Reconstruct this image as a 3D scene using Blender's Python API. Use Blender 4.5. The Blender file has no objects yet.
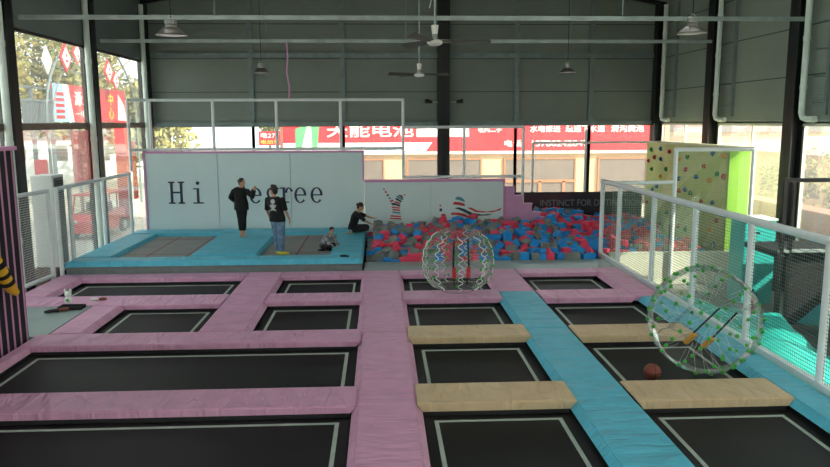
import bpy, bmesh, math, random
from mathutils import Vector, Matrix, Quaternion
PI = math.pi
R = random.Random(7)
scn = bpy.context.scene
col = scn.collection

# ------------------------------------------------------------------ materials
def lin(c):
    out = []
    for v in c[:3]:
        v = v / 255.0
        out.append(v / 12.92 if v <= 0.04045 else ((v + 0.055) / 1.055) ** 2.4)
    return tuple(out) + (1.0,)

MATS = {}
def mat(name, c, rough=0.6, metal=0.0, var=0.0, vscale=6.0, bump=0.0, bscale=30.0, spec=0.5, stretch=None, c2=None, sheen=0.0):
    m = bpy.data.materials.new(name); m.use_nodes = True
    nt = m.node_tree; N = nt.nodes; L = nt.links
    b = N['Principled BSDF']
    b.inputs['Base Color'].default_value = lin(c)
    b.inputs['Roughness'].default_value = rough
    b.inputs['Metallic'].default_value = metal
    b.inputs['Specular IOR Level'].default_value = spec
    if sheen: b.inputs['Sheen Weight'].default_value = sheen
    tc = N.new('ShaderNodeTexCoord'); mp = N.new('ShaderNodeMapping')
    L.new(tc.outputs['Object'], mp.inputs[0])
    if stretch: mp.inputs['Scale'].default_value = stretch
    if var > 0 or c2:
        n = N.new('ShaderNodeTexNoise'); n.inputs['Scale'].default_value = vscale; n.inputs['Detail'].default_value = 5
        L.new(mp.outputs[0], n.inputs['Vector'])
        r = N.new('ShaderNodeValToRGB'); L.new(n.outputs[0], r.inputs[0])
        a = lin(c)
        if c2: lo = lin(c2)
        else: lo = tuple(max(0, v * (1 - var)) for v in a[:3]) + (1,)
        hi = a if c2 else tuple(min(1, v * (1 + var)) for v in a[:3]) + (1,)
        r.color_ramp.elements[0].position = 0.35; r.color_ramp.elements[1].position = 0.65
        r.color_ramp.elements[0].color = lo; r.color_ramp.elements[1].color = hi
        L.new(r.outputs[0], b.inputs['Base Color'])
    if bump > 0:
        n = N.new('ShaderNodeTexNoise'); n.inputs['Scale'].default_value = bscale; n.inputs['Detail'].default_value = 3
        L.new(mp.outputs[0], n.inputs['Vector'])
        bp = N.new('ShaderNodeBump'); bp.inputs['Strength'].default_value = bump; bp.inputs['Distance'].default_value = 0.05
        L.new(n.outputs[0], bp.inputs['Height']); L.new(bp.outputs[0], b.inputs['Normal'])
    MATS[name] = m
    return m

def vinyl(name, c, along):
    """padded vinyl with transverse wrinkles"""
    m = mat(name, c, rough=0.42, spec=0.35)
    nt = m.node_tree; N = nt.nodes; L = nt.links; b = N['Principled BSDF']
    g = N.new('ShaderNodeNewGeometry'); mp = N.new('ShaderNodeMapping'); L.new(g.outputs['Position'], mp.inputs[0])
    mp.inputs['Scale'].default_value = (1.2, 5.5, 1) if along == 'y' else (5.0, 1.6, 1)
    mp.inputs['Rotation'].default_value = (0, 0, 0.12 if along == 'y' else 0.5)
    n = N.new('ShaderNodeTexNoise'); n.inputs['Scale'].default_value = 0.9; n.inputs['Detail'].default_value = 2.5; n.inputs['Distortion'].default_value = 0.6
    L.new(mp.outputs[0], n.inputs[0])
    r = N.new('ShaderNodeValToRGB'); L.new(n.outputs[0], r.inputs[0])
    e = r.color_ramp.elements; e[0].position = 0.40; e[0].color = (0, 0, 0, 1); e[1].position = 0.56; e[1].color = (1, 1, 1, 1)
    bp = N.new('ShaderNodeBump'); bp.inputs['Strength'].default_value = 0.5; bp.inputs['Distance'].default_value = 0.05
    L.new(r.outputs[0], bp.inputs['Height'])
    n2 = N.new('ShaderNodeTexNoise'); n2.inputs['Scale'].default_value = 140
    L.new(g.outputs['Position'], n2.inputs[0])
    bp2 = N.new('ShaderNodeBump'); bp2.inputs['Strength'].default_value = 0.12; bp2.inputs['Distance'].default_value = 0.01
    L.new(n2.outputs[0], bp2.inputs['Height']); L.new(bp.outputs[0], bp2.inputs['Normal']); L.new(bp2.outputs[0], b.inputs['Normal'])
    # faint dirt mottling
    n3 = N.new('ShaderNodeTexNoise'); n3.inputs['Scale'].default_value = 3; n3.inputs['Detail'].default_value = 6
    L.new(g.outputs['Position'], n3.inputs[0])
    r3 = N.new('ShaderNodeValToRGB'); L.new(n3.outputs[0], r3.inputs[0])
    a = lin(c); r3.color_ramp.elements[0].color = tuple(v * 0.88 for v in a[:3]) + (1,); r3.color_ramp.elements[1].color = a
    r3.color_ramp.elements[0].position = .3; r3.color_ramp.elements[1].position = .6
    L.new(r3.outputs[0], b.inputs['Base Color'])
    return m

def glass(name, tint=(235, 242, 240), dirt=0.08, refl=0.5, blend=.25):
    m = bpy.data.materials.new(name); m.use_nodes = True
    nt = m.node_tree; N = nt.nodes; L = nt.links
    N.remove(N['Principled BSDF']); out = N['Material Output']
    t = N.new('ShaderNodeBsdfTransparent'); t.inputs[0].default_value = lin(tint)
    g = N.new('ShaderNodeBsdfGlossy'); g.inputs['Roughness'].default_value = 0.03
    f = N.new('ShaderNodeLayerWeight'); f.inputs[0].default_value = blend
    mu = N.new('ShaderNodeMath'); mu.operation = 'MULTIPLY'; mu.inputs[1].default_value = refl
    L.new(f.outputs['Fresnel'], mu.inputs[0])
    mx = N.new('ShaderNodeMixShader'); L.new(mu.outputs[0], mx.inputs[0]); L.new(t.outputs[0], mx.inputs[1]); L.new(g.outputs[0], mx.inputs[2])
    d = N.new('ShaderNodeBsdfTranslucent'); d.inputs[0].default_value = (.8, .8, .78, 1)
    m2 = N.new('ShaderNodeMixShader'); m2.inputs[0].default_value = dirt
    L.new(mx.outputs[0], m2.inputs[1]); L.new(d.outputs[0], m2.inputs[2]); L.new(m2.outputs[0], out.inputs[0])
    return m

def net_mat(name, c, cell, thread, axes):
    """knotted safety net: square cells cut through by transparency, in object space"""
    m = bpy.data.materials.new(name); m.use_nodes = True
    nt = m.node_tree; N = nt.nodes; L = nt.links
    b = N['Principled BSDF']; out = N['Material Output']
    b.inputs['Base Color'].default_value = lin(c); b.inputs['Roughness'].default_value = 0.8
    g = N.new('ShaderNodeNewGeometry'); s = N.new('ShaderNodeSeparateXYZ'); L.new(g.outputs['Position'], s.inputs[0])
    outs = []
    for ax in axes:
        d = N.new('ShaderNodeMath'); d.operation = 'DIVIDE'; d.inputs[1].default_value = cell; L.new(s.outputs[ax], d.inputs[0])
        fr = N.new('ShaderNodeMath'); fr.operation = 'FRACT'; L.new(d.outputs[0], fr.inputs[0])
        lt = N.new('ShaderNodeMath'); lt.operation = 'LESS_THAN'; lt.inputs[1].default_value = thread / cell; L.new(fr.outputs[0], lt.inputs[0])
        outs.append(lt)
    mx = N.new('ShaderNodeMath'); mx.operation = 'MAXIMUM'; L.new(outs[0].outputs[0], mx.inputs[0]); L.new(outs[1].outputs[0], mx.inputs[1])
    t = N.new('ShaderNodeBsdfTransparent'); ms = N.new('ShaderNodeMixShader')
    L.new(mx.outputs[0], ms.inputs[0]); L.new(t.outputs[0], ms.inputs[1]); L.new(b.outputs[0], ms.inputs[2]); L.new(ms.outputs[0], out.inputs[0])
    return m

def seam_mat(name, c, seams, seamc, rib=0.0, axis='Z', width=0.03, rough=0.55):
    """sandwich panel wall: ribbed sheet with dark horizontal joints"""
    m = mat(name, c, rough=rough, var=0.05, vscale=0.7)
    nt = m.node_tree; N = nt.nodes; L = nt.links; b = N['Principled BSDF']
    g = N.new('ShaderNodeNewGeometry'); s = N.new('ShaderNodeSeparateXYZ'); L.new(g.outputs['Position'], s.inputs[0])
    prev = None
    for z in seams:
        c_ = N.new('ShaderNodeMath'); c_.operation = 'COMPARE'; c_.inputs[1].default_value = z; c_.inputs[2].default_value = width / 2
        L.new(s.outputs[axis], c_.inputs[0])
        if prev:
            a = N.new('ShaderNodeMath'); a.operation = 'MAXIMUM'; L.new(prev.outputs[0], a.inputs[0]); L.new(c_.outputs[0], a.inputs[1]); prev = a
        else: prev = c_
    if prev:
        src = b.inputs['Base Color'].links[0].from_socket
        mx = N.new('ShaderNodeMix'); mx.data_type = 'RGBA'; L.new(prev.outputs[0], mx.inputs[0]); L.new(src, mx.inputs[6]); mx.inputs[7].default_value = lin(seamc)
        L.new(mx.outputs[2], b.inputs['Base Color'])
    if rib:
        w = N.new('ShaderNodeTexWave'); w.wave_type = 'BANDS'; w.bands_direction = 'Z'; w.inputs['Scale'].default_value = rib
        L.new(g.outputs['Position'], w.inputs[0])
        bp = N.new('ShaderNodeBump'); bp.inputs['Strength'].default_value = 0.25; bp.inputs['Distance'].default_value = 0.01
        L.new(w.outputs[0], bp.inputs['Height']); L.new(bp.outputs[0], b.inputs['Normal'])
    return m

M = {}
M['floor'] = mat('polished concrete', (120, 122, 118), 0.35, var=0.12, vscale=1.5)
M['plat'] = mat('platform board', (38, 38, 40), 0.7, var=0.1)
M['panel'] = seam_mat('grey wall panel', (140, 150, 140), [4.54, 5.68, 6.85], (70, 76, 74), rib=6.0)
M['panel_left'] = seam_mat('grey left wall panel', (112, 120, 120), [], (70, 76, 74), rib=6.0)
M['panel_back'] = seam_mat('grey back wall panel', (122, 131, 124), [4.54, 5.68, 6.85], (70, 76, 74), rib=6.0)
M['roof'] = mat('roof sheet', (150, 156, 154), 0.6, var=0.05)
M['steel_dark'] = mat('dark painted steel', (34, 36, 38), 0.5, 0.2, var=0.1)
M['steel_grey'] = mat('grey galvanised steel', (120, 134, 134), 0.45, 0.3, var=0.12, vscale=4)
M['galv'] = mat('galvanised tie bar', (165, 176, 174), 0.42, 0.35, var=0.15, vscale=3)
M['pipe_white'] = mat('white drain pipe', (222, 232, 224), 0.4, var=0.05)
M['white_paint'] = mat('white painted tube', (232, 238, 240), 0.4, var=0.03)
M['frame_dark'] = mat('dark window frame', (58, 50, 46), 0.5)
M['transom'] = mat('brown transom', (112, 98, 88), 0.5, var=0.15)
M['glass'] = glass('window glass', (240, 243, 238), 0.05, 0.40)
M['pink_x'] = vinyl('pink vinyl crosswise', (222, 164, 196), 'x')
M['pink_y'] = vinyl('pink vinyl lengthwise', (222, 164, 196), 'y')
M['beige'] = vinyl('beige vinyl', (216, 188, 152), 'x')
M['blue_y'] = vinyl('blue vinyl lengthwise', (92, 190, 216), 'y')
M['blue_x'] = vinyl('blue vinyl crosswise', (92, 190, 216), 'x')
M['grey_vinyl'] = mat('grey platform vinyl', (146, 160, 158), 0.4, var=0.06, vscale=2)
M['mat_black'] = mat('black jump mat', (20, 20, 22), 0.5, var=0.22, vscale=2.5, bump=0.15, bscale=250, spec=0.3)
M['stripe'] = mat('grey mat webbing', (176, 186, 176), 0.6, var=0.08)
M['board'] = mat('white painted board', (214, 230, 232), 0.5, var=0.02, vscale=1.0)
M['pink_trim'] = mat('pink trim', (214, 150, 196), 0.5)
M['pink_step'] = mat('pink stepped panel', (206, 148, 190), 0.55, var=0.04)
M['navy'] = mat('navy lettering', (44, 52, 84), 0.5)
M['logo_red'] = mat('logo red', (196, 60, 62), 0.5)
M['logo_teal'] = mat('logo teal', (70, 140, 160), 0.5)
M['logo_dark'] = mat('logo dark teal', (30, 58, 74), 0.5)
M['fascia'] = mat('grey fascia board', (120, 126, 126), 0.6, var=0.06)
M['foam_red'] = mat('red foam', (238, 70, 104), 0.95, var=0.10, vscale=3, sheen=0.1)
M['foam_blue'] = mat('blue foam', (34, 146, 222), 0.95, var=0.10, vscale=3, sheen=0.1)
M['foam_grey'] = mat('grey foam', (128, 134, 131), 0.95, var=0.10, vscale=3, sheen=0.1)
M['climb'] = mat('pale olive climbing panel', (206, 212, 140), 0.6, var=0.06, vscale=2)
M['climb2'] = mat('yellow green climbing facet', (190, 204, 120), 0.6, var=0.06, vscale=2)
M['lime'] = mat('lime green panel', (150, 206, 66), 0.5, var=0.03)
M['cream_top'] = mat('cream edge', (226, 226, 190), 0.6)
M['h_red'] = mat('red hold', (190, 40, 50), 0.6)
M['h_blue'] = mat('blue hold', (30, 90, 160), 0.6)
M['h_green'] = mat('green hold', (30, 130, 70), 0.6)
M['h_yellow'] = mat('orange yellow hold', (235, 160, 50), 0.6)
M['cream'] = mat('cream panel', (224, 226, 206), 0.6, var=0.04)
M['teal'] = mat('turquoise vinyl', (60, 196, 190), 0.4, var=0.05, bump=0.2, bscale=4)
M['teal_sheet'] = mat('turquoise sheet', (50, 190, 180), 0.45, var=0.12, vscale=2, bump=0.5, bscale=5)
M['teal_dark'] = mat('dark teal sheet', (34, 150, 160), 0.5, var=0.12, vscale=2, bump=0.4, bscale=5)
M['black'] = mat('black gloss', (20, 20, 22), 0.35)
M['blackmat'] = mat('black matt board', (26, 24, 28), 0.8)
M['cab_white'] = mat('off white enamel', (228, 230, 228), 0.4)
M['cab_grey'] = mat('grey side casing', (96, 98, 100), 0.5)
M['wood'] = mat('brown plinth', (108, 88, 76), 0.6, var=0.15, vscale=8)
M['tiger_y'] = mat('yellow plush', (236, 182, 50), 0.9, bump=0.3, bscale=80)
M['tiger_b'] = mat('black plush', (24, 22, 24), 0.9)
M['banner_dark'] = mat('dark banner', (48, 42, 56), 0.45, var=0.15, vscale=1.2)
M['banner_maroon'] = mat('maroon banner patch', (74, 42, 62), 0.5)
M['banner_txt'] = mat('grey banner lettering', (142, 146, 150), 0.5)
M['sky_wall'] = mat('cream rendered wall', (206, 176, 138), 0.8, var=0.05)
M['shutter'] = mat('grey roller shutter', (112, 100, 92), 0.6, var=0.08, vscale=2)
M['tan_frame'] = mat('tan door frame', (166, 112, 78), 0.6)
M['sign_red'] = mat('red sign board', (200, 30, 42), 0.5, var=0.04)
M['sign_white'] = mat('white sign vinyl', (240, 240, 238), 0.5)
M['sign_yellow'] = mat('yellow sign vinyl', (244, 206, 60), 0.5)
M['sign_green'] = mat('green sign vinyl', (90, 160, 110), 0.5)
M['sign_blue'] = mat('pale blue print', (150, 190, 210), 0.5)
M['ground'] = mat('pale paved ground', (184, 176, 162), 0.85, var=0.08, vscale=0.4)
M['bark'] = mat('bark', (120, 104, 84), 0.9, var=0.2)
M['leaf'] = mat('dry green leaves', (116, 122, 74), 0.8, c2=(150, 138, 82), vscale=1.2)
M['leaf2'] = mat('yellowing leaves', (150, 132, 74), 0.8, c2=(104, 112, 66), vscale=1.2)
M['fence_far'] = mat('grey steel fence', (98, 106, 112), 0.6)
M['car_red'] = mat('red car paint', (214, 36, 44), 0.25)
M['tyre'] = mat('tyre rubber', (30, 30, 30), 0.8)
M['hub'] = mat('wheel hub', (200, 200, 200), 0.4, 0.3)
M['skin'] = mat('skin', (196, 148, 120), 0.55, spec=0.3)
M['hair'] = mat('dark hair', (34, 24, 22), 0.6)
M['cloth_black'] = mat('black cotton', (22, 21, 24), 0.9, bump=0.15, bscale=12)
M['denim'] = mat('faded denim', (120, 146, 172), 0.9, c2=(78, 104, 136), vscale=7, bump=0.2, bscale=12)
M['shoe_yellow'] = mat('yellow shoes', (232, 220, 60), 0.6)
M['print'] = mat('pale shirt print', (190, 192, 194), 0.7)
M['jacket'] = mat('patterned grey jacket', (178, 176, 182), 0.9, c2=(84, 78, 92), vscale=14)
M['eye'] = mat('dark eye', (18, 14, 12), 0.3)
M['lip'] = mat('lips', (168, 92, 86), 0.5)
M['ball'] = mat('orange brown rubber', (128, 62, 48), 0.55, bump=0.3, bscale=160)
M['ball_seam'] = mat('ball seam', (24, 18, 18), 0.7)
M['dot'] = mat('green cord button', (60, 170, 60), 0.4)
M['cordm'] = mat('white cord', (226, 232, 230), 0.5)
M['strap_red'] = mat('red strap pad', (214, 50, 46), 0.6)
M['strap_orange'] = mat('orange strap pad', (222, 158, 52), 0.6)
M['strap_black'] = mat('black webbing', (26, 26, 30), 0.7)
M['lamp_body'] = mat('cast lamp body', (150, 152, 148), 0.4, 0.4)
M['lamp_dark'] = mat('lamp reflector', (112, 104, 98), 0.35, 0.5)
M['lamp_lens'] = mat('lamp lens', (206, 196, 214), 0.15)
M['fan_white'] = mat('fan enamel', (226, 226, 220), 0.35)
M['fan_blade'] = mat('fan blade', (84, 82, 74), 0.4)
M['plush_white'] = mat('white plush', (226, 232, 226), 0.9)
M['cone_red'] = mat('dark red shoe fabric', (120, 62, 54), 0.8)
M['net_y'] = net_mat('white net lengthwise', (216, 222, 220), 0.052, 0.010, ('Y', 'Z'))
M['net_x'] = net_mat('white net crosswise', (206, 214, 212), 0.052, 0.011, ('X', 'Z'))
M['gnet_y'] = net_mat('grey green net lengthwise', (112, 134, 130), 0.052, 0.009, ('Y', 'Z'))
M['gnet_x'] = net_mat('pale green net crosswise', (170, 196, 170), 0.06, 0.007, ('X', 'Z'))
def milky(name, c, tr=0.0):
    m = bpy.data.materials.new(name); m.use_nodes = True
    nt = m.node_tree; N = nt.nodes; L = nt.links; N.remove(N['Principled BSDF']); out = N['Material Output']
    d = N.new('ShaderNodeBsdfTranslucent'); d.inputs[0].default_value = lin(c)
    e = N.new('ShaderNodeBsdfDiffuse'); e.inputs[0].default_value = lin(c)
    a = N.new('ShaderNodeMixShader'); a.inputs[0].default_value = .3; L.new(d.outputs[0], a.inputs[1]); L.new(e.outputs[0], a.inputs[2])
    t = N.new('ShaderNodeBsdfTransparent'); x = N.new('ShaderNodeMixShader'); x.inputs[0].default_value = tr
    L.new(a.outputs[0], x.inputs[1]); L.new(t.outputs[0], x.inputs[2]); L.new(x.outputs[0], out.inputs[0]); return m
M['fill_skylight'] = milky('milky fill roof light', (236, 240, 238))  # for the roof strips added as extra light
M['poster'] = milky('faded pink poster', (226, 150, 150), .35); M['poster_white'] = milky('white poster lettering', (240, 232, 228), .2)
M['poster_red'] = milky('red poster', (224, 60, 56), .15)
M['pvc'] = glass('clear inflated vinyl', (255, 255, 255), 0.08, 0.7, .11)
M['pvc_in'] = glass('clear inner vinyl', (254, 255, 255), 0.02, 0.3, .10)

# deck mat: grey mesh crossed by thin red stitched lines
def deck_mat():
    m = mat('grey mesh mat', (142, 140, 138), 0.7, var=0.06, vscale=2)
    nt = m.node_tree; N = nt.nodes; L = nt.links; b = N['Principled BSDF']
    g = N.new('ShaderNodeNewGeometry'); s = N.new('ShaderNodeSeparateXYZ'); L.new(g.outputs['Position'], s.inputs[0])
    prev = None
    for ax, v in (('X', -5.9), ('X', -4.9), ('X', -2.15), ('Y', 18.5), ('Y', 20.9)):
        c_ = N.new('ShaderNodeMath'); c_.operation = 'COMPARE'; c_.inputs[1].default_value = v; c_.inputs[2].default_value = 0.022 if ax == 'X' else .03
        L.new(s.outputs[ax], c_.inputs[0])
        if prev:
            a = N.new('ShaderNodeMath'); a.operation = 'MAXIMUM'; L.new(prev.outputs[0], a.inputs[0]); L.new(c_.outputs[0], a.inputs[1]); prev = a
        else: prev = c_
    src = b.inputs['Base Color'].links[0].from_socket
    mx = N.new('ShaderNodeMix'); mx.data_type = 'RGBA'; L.new(prev.outputs[0], mx.inputs[0]); L.new(src, mx.inputs[6]); mx.inputs[7].default_value = lin((128, 70, 78))
    L.new(mx.outputs[2], b.inputs['Base Color'])
    return m
M['deck_mat'] = deck_mat()

# ------------------------------------------------------------------ mesh builder
class MB:
    def __init__(s): s.bm = bmesh.new()
    def box(s, x0, x1, y0, y1, z0, z1, bev=0.0):
        b = bmesh.new()
        bmesh.ops.create_cube(b, size=1)
        for v in b.verts:
            v.co = Vector((x0 + (v.co.x + .5) * (x1 - x0), y0 + (v.co.y + .5) * (y1 - y0), z0 + (v.co.z + .5) * (z1 - z0)))
        if bev > 0: bmesh.ops.bevel(b, geom=b.edges[:], offset=bev, segments=2, affect='EDGES', profile=0.6)
        s.merge(b); return s
    def merge(s, b):
        me = bpy.data.meshes.new('tmp'); b.to_mesh(me); b.free(); s.bm.from_mesh(me); bpy.data.meshes.remove(me)
    def mesh(s, me, mx=None):
        b = bmesh.new(); b.from_mesh(me)
        if mx is not None: b.transform(mx)
        s.merge(b)
    def tube(s, p0, p1, r, r2=None, n=10):
        return s.path([p0, p1], [r, r if r2 is None else r2], n=n)
    def path(s, pts, rad, n=10, side=None, caps=True):
        """tapered tube through pts; rad entries are r or (a,b); side = direction of a"""
        pts = [Vector(p) for p in pts]; rings = []
        sd = Vector(side) if side is not None else None
        prev = None
        for i, p in enumerate(pts):
            t = (pts[min(i + 1, len(pts) - 1)] - pts[max(i - 1, 0)])
            if t.length < 1e-6: t = Vector((0, 0, 1))
            t.normalize()
            if sd is not None: u = sd - t * sd.dot(t)
            elif prev is not None: u = prev - t * prev.dot(t)
            else: u = t.orthogonal()
            if u.length < 1e-4: u = t.orthogonal()
            u.normalize(); w = t.cross(u); prev = u
            r = rad[i] if isinstance(rad, (list, tuple)) else rad
            a, b_ = r if isinstance(r, (tuple, list)) else (r, r)
            rings.append([s.bm.verts.new(p + u * a * math.cos(k * 2 * PI / n) + w * b_ * math.sin(k * 2 * PI / n)) for k in range(n)])
        for A, B in zip(rings, rings[1:]):
            for k in range(n): s.bm.faces.new((A[k], A[(k + 1) % n], B[(k + 1) % n], B[k]))
        if caps:
            s.bm.faces.new(rings[0][::-1]); s.bm.faces.new(rings[-1])
        return s
    def ell(s, c, r, rot=None, u=16, v=10):
        b = bmesh.new(); bmesh.ops.create_uvsphere(b, u_segments=u, v_segments=v, radius=1)
        mx = Matrix.Translation(Vector(c)) @ (rot.to_matrix().to_4x4() if rot else Matrix()) @ Matrix.Diagonal((r[0], r[1], r[2], 1))
        b.transform(mx); s.merge(b); return s
    def lathe(s, prof, c=(0, 0, 0), n=24, close=False):
        rings = []
        for r, z in prof:
            rings.append([s.bm.verts.new((c[0] + r * math.cos(k * 2 * PI / n), c[1] + r * math.sin(k * 2 * PI / n), c[2] + z)) for k in range(n)])
        pr = list(zip(rings, rings[1:]))
        if close: pr.append((rings[-1], rings[0]))
        for A, B in pr:
            for k in range(n): s.bm.faces.new((A[k], A[(k + 1) % n], B[(k + 1) % n], B[k]))
        if not close:
            if prof[0][0] > 1e-4: s.bm.faces.new(rings[0][::-1])
            if prof[-1][0] > 1e-4: s.bm.faces.new(rings[-1])
        return s
    def prism(s, poly, vec):
        """planar polygon extruded by vec"""
        a = [s.bm.verts.new(Vector(p)) for p in poly]; b = [s.bm.verts.new(Vector(p) + Vector(vec)) for p in poly]
        n = len(a); s.bm.faces.new(a[::-1]); s.bm.faces.new(b)
        for i in range(n): s.bm.faces.new((a[i], a[(i + 1) % n], b[(i + 1) % n], b[i]))
        return s
    def quad(s, *pts):
        s.bm.faces.new([s.bm.verts.new(Vector(p)) for p in pts]); return s
    def build(s, name, m, parent=None, smooth=False, origin=None, recalc=True):
        bm = s.bm
        if smooth: bmesh.ops.remove_doubles(bm, verts=bm.verts[:], dist=1e-5)
        if recalc: bmesh.ops.recalc_face_normals(bm, faces=bm.faces[:])
        if parent is not None: off = rootloc(parent)
        elif origin is not None: off = Vector(origin)
        else:
            xs = [v.co.x for v in bm.verts]; ys = [v.co.y for v in bm.verts]; zs = [v.co.z for v in bm.verts]
            off = Vector(((min(xs) + max(xs)) / 2, (min(ys) + max(ys)) / 2, min(zs)))
        bm.transform(Matrix.Translation(-off))
        me = bpy.data.meshes.new(name); bm.to_mesh(me); bm.free()
        for mm in (m if isinstance(m, list) else [m]): me.materials.append(mm)
        if smooth:
            for p in me.polygons: p.use_smooth = True
            try: me.set_sharp_from_angle(angle=math.radians(40))
            except Exception: pass
        o = bpy.data.objects.new(name, me); col.objects.link(o)
        if parent is not None: o.parent = parent
        else: o.location = off
        return o
def rootloc(p):
    while p.parent is not None: p = p.parent
    return Vector(p.location)
def tag(o, label, cat, group=None, kind=None):
    o['label'] = label; o['category'] = cat
    if group: o['group'] = group
    if kind: o['kind'] = kind
    return o
def thing(name, label, cat, loc, group=None):
    o = bpy.data.objects.new(name, None); col.objects.link(o); o.location = loc; o.empty_display_size = .1
    return tag(o, label, cat, group)
def struct(o, label=None):
    o['kind'] = 'structure'
    if label: o['label'] = label
    return o
def copy_tree(o, parent=None):
    c = o.copy(); col.objects.link(c)
    if parent is not None: c.parent = parent
    for ch in list(o.children): copy_tree(ch, c)
    return c
def text_mesh(txt, size, ext=0.004, offset=0.0, sx=1.0, shear=0.0):
    cu = bpy.data.curves.new('t', 'FONT'); cu.body = txt; cu.size = size; cu.extrude = ext; cu.offset = offset; cu.shear = shear
    cu.align_x = 'LEFT'; cu.resolution_u = 3
    o = bpy.data.objects.new('t', cu); col.objects.link(o)
    bpy.context.view_layer.update()
    me = bpy.data.meshes.new_from_object(o.evaluated_get(bpy.context.evaluated_depsgraph_get()))
    bpy.data.objects.remove(o)
    return me
def wall_text(name, txt, m, parent, x0, x1, z0, z1, Y, ext=0.006, offset=0.0):
    """lettering on a board that faces -Y, stretched to fill x0..x1, z0..z1"""
    me = text_mesh(txt, 1.0, ext, offset)
    xs = [v.co.x for v in me.vertices]; ys = [v.co.y for v in me.vertices]
    if not xs: return None
    sx = (x1 - x0) / (max(xs) - min(xs)); sy = (z1 - z0) / (max(ys) - min(ys))
    b = MB()
    mx = Matrix(((sx, 0, 0, x0 - min(xs) * sx), (0, 0, 1, Y), (0, sy, 0, z0 - min(ys) * sy), (0, 0, 0, 1)))
    b.mesh(me, mx); bpy.data.meshes.remove(me)
    return b.build(name, m, parent)
def side_text(name, txt, m, parent, y0, y1, z0, z1, X, ext=0.006):
    """lettering on a board facing +X; reads along +Y as seen from the hall"""
    me = text_mesh(txt, 1.0, ext)
    xs = [v.co.x for v in me.vertices]; ys = [v.co.y for v in me.vertices]
    sx = (y1 - y0) / (max(xs) - min(xs)); sy = (z1 - z0) / (max(ys) - min(ys))
    b = MB()
    mx = Matrix(((0, 0, 1, X), (sx, 0, 0, y0 - min(xs) * sx), (0, sy, 0, z0 - min(ys) * sy), (0, 0, 0, 1)))
    b.mesh(me, mx); bpy.data.meshes.remove(me)
    return b.build(name, m, parent)

# ------------------------------------------------------------------ camera
f, p, y, r = 725.19, .153013, .0472039, -.00412427
cy, sy = math.cos(y), math.sin(y); cp, sp = math.cos(p), math.sin(p)
F = Vector((sy * cp, cy * cp, -sp)); R0 = Vector((cy, -sy, 0)); U0 = R0.cross(F)
A = R0 * math.cos(r) + U0 * math.sin(r); B = -R0 * math.sin(r) + U0 * math.cos(r)
cd = bpy.data.cameras.new('camera'); cam = bpy.data.objects.new('camera', cd); col.objects.link(cam)
cam.matrix_world = Matrix(((A.x, B.x, -F.x, 0), (A.y, B.y, -F.y, 0), (A.z, B.z, -F.z, 3.5), (0, 0, 0, 1)))
cd.sensor_width = 36; cd.sensor_fit = 'HORIZONTAL'; cd.lens = f / 830 * 36; cd.clip_end = 500; cd.clip_start = .05
scn.camera = cam

# ------------------------------------------------------------------ hall shell
XL, XR, YB, YF, ZF = -8.13, 10.1, 26.0, -5.0, -0.70
RIDGE = ((XL + XR) / 2, 9.4); EAVE = 7.55
struct(MB().box(XL - .2, XR + .2, YF, YB + .2, ZF - .2, ZF).build('floor', M['floor']), 'polished grey concrete floor of the hall')
# platform under the trampolines
struct(MB().box(-7.5, 5.80, 1.0, 24.6, ZF, -.17).box(5.80, 9.75, 18.12, 24.6, ZF, -.45).build('trim_1', M['plat']), 'dark raised platform under the trampoline court')
struct(MB().box(XL, XL + .1, YF, YB, 5.60, EAVE).build('wall_left', M['panel_left']), 'grey ribbed panels above the left windows')
struct(MB().box(XR - .1, XR, YF, YB, 3.42, EAVE).box(XR - .12, XR, YF, YB, ZF, -.1).build('wall_right', M['panel']), 'grey ribbed panels above the right windows')
b = MB().prism([(XL, YB, 3.42), (XR, YB, 3.42), (XR, YB, EAVE), (RIDGE[0], YB, RIDGE[1]), (XL, YB, EAVE)], (0, .12, 0))
struct(b.build('wall_back', M['panel_back']), 'grey ribbed gable wall panels above the back windows')
b = MB().prism([(XL, YF, 3.4), (XR, YF, 3.4), (XR, YF, EAVE), (RIDGE[0], YF, RIDGE[1]), (XL, YF, EAVE)], (0, -.12, 0))
b.box(XL, -6.5, YF - .12, YF, ZF, 3.4).box(8.4, XR, YF - .12, YF, ZF, 3.4)
struct(b.build('wall_front', M['panel']), 'grey wall around wide glazing added behind the camera to brighten the hall')
o = struct(MB().box(-6.5, 8.4, YF - .05, YF - .04, ZF, 3.4).build('window_20', M['glass']))  # unseen glazing, added to let more light into the hall
b = MB()
for k in range(7): b.box(-6.5 + k * 2.48 - .05, -6.5 + k * 2.48 + .05, YF - .1, YF, ZF, 3.4)
b.box(-6.5, 8.4, YF - .1, YF, 2.4, 2.5); b.build('window_frame', M['frame_dark'], o)
SKY = [(-5.0, -3.2), (4.6, 6.4)]  # out-of-view roof strips added to lift the interior brightness
def roofz(x): return EAVE + (RIDGE[1] - EAVE) * (1 - abs(x - RIDGE[0]) / (XR - RIDGE[0]))
b = MB()
def rpiece(b, x0, x1, y0, y1): b.prism([(x0, y0, roofz(x0)), (x1, y0, roofz(x1)), (x1, y0, roofz(x1) + .08), (x0, y0, roofz(x0) + .08)], (0, y1 - y0, 0))
S0, S1 = -3.0, 17.0
for x0, x1 in ((XL - .15, RIDGE[0]), (RIDGE[0], XR + .15)):
    rpiece(b, x0, x1, YF, S0); rpiece(b, x0, x1, S1, YB)
for x0, x1 in ((XL - .15, -5.0), (-3.2, RIDGE[0]), (RIDGE[0], 4.6), (6.4, XR + .15)): rpiece(b, x0, x1, S0, S1)
struct(b.build('ceiling', M['roof']), 'grey sheet roof of the hall')
for k, (x0, x1) in enumerate(SKY):
    b = MB(); rpiece(b, x0, x1, S0, S1); struct(b.build('window_%d' % (21 + k), M['fill_skylight']), 'milky translucent roof strip added to brighten the hall')
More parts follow.
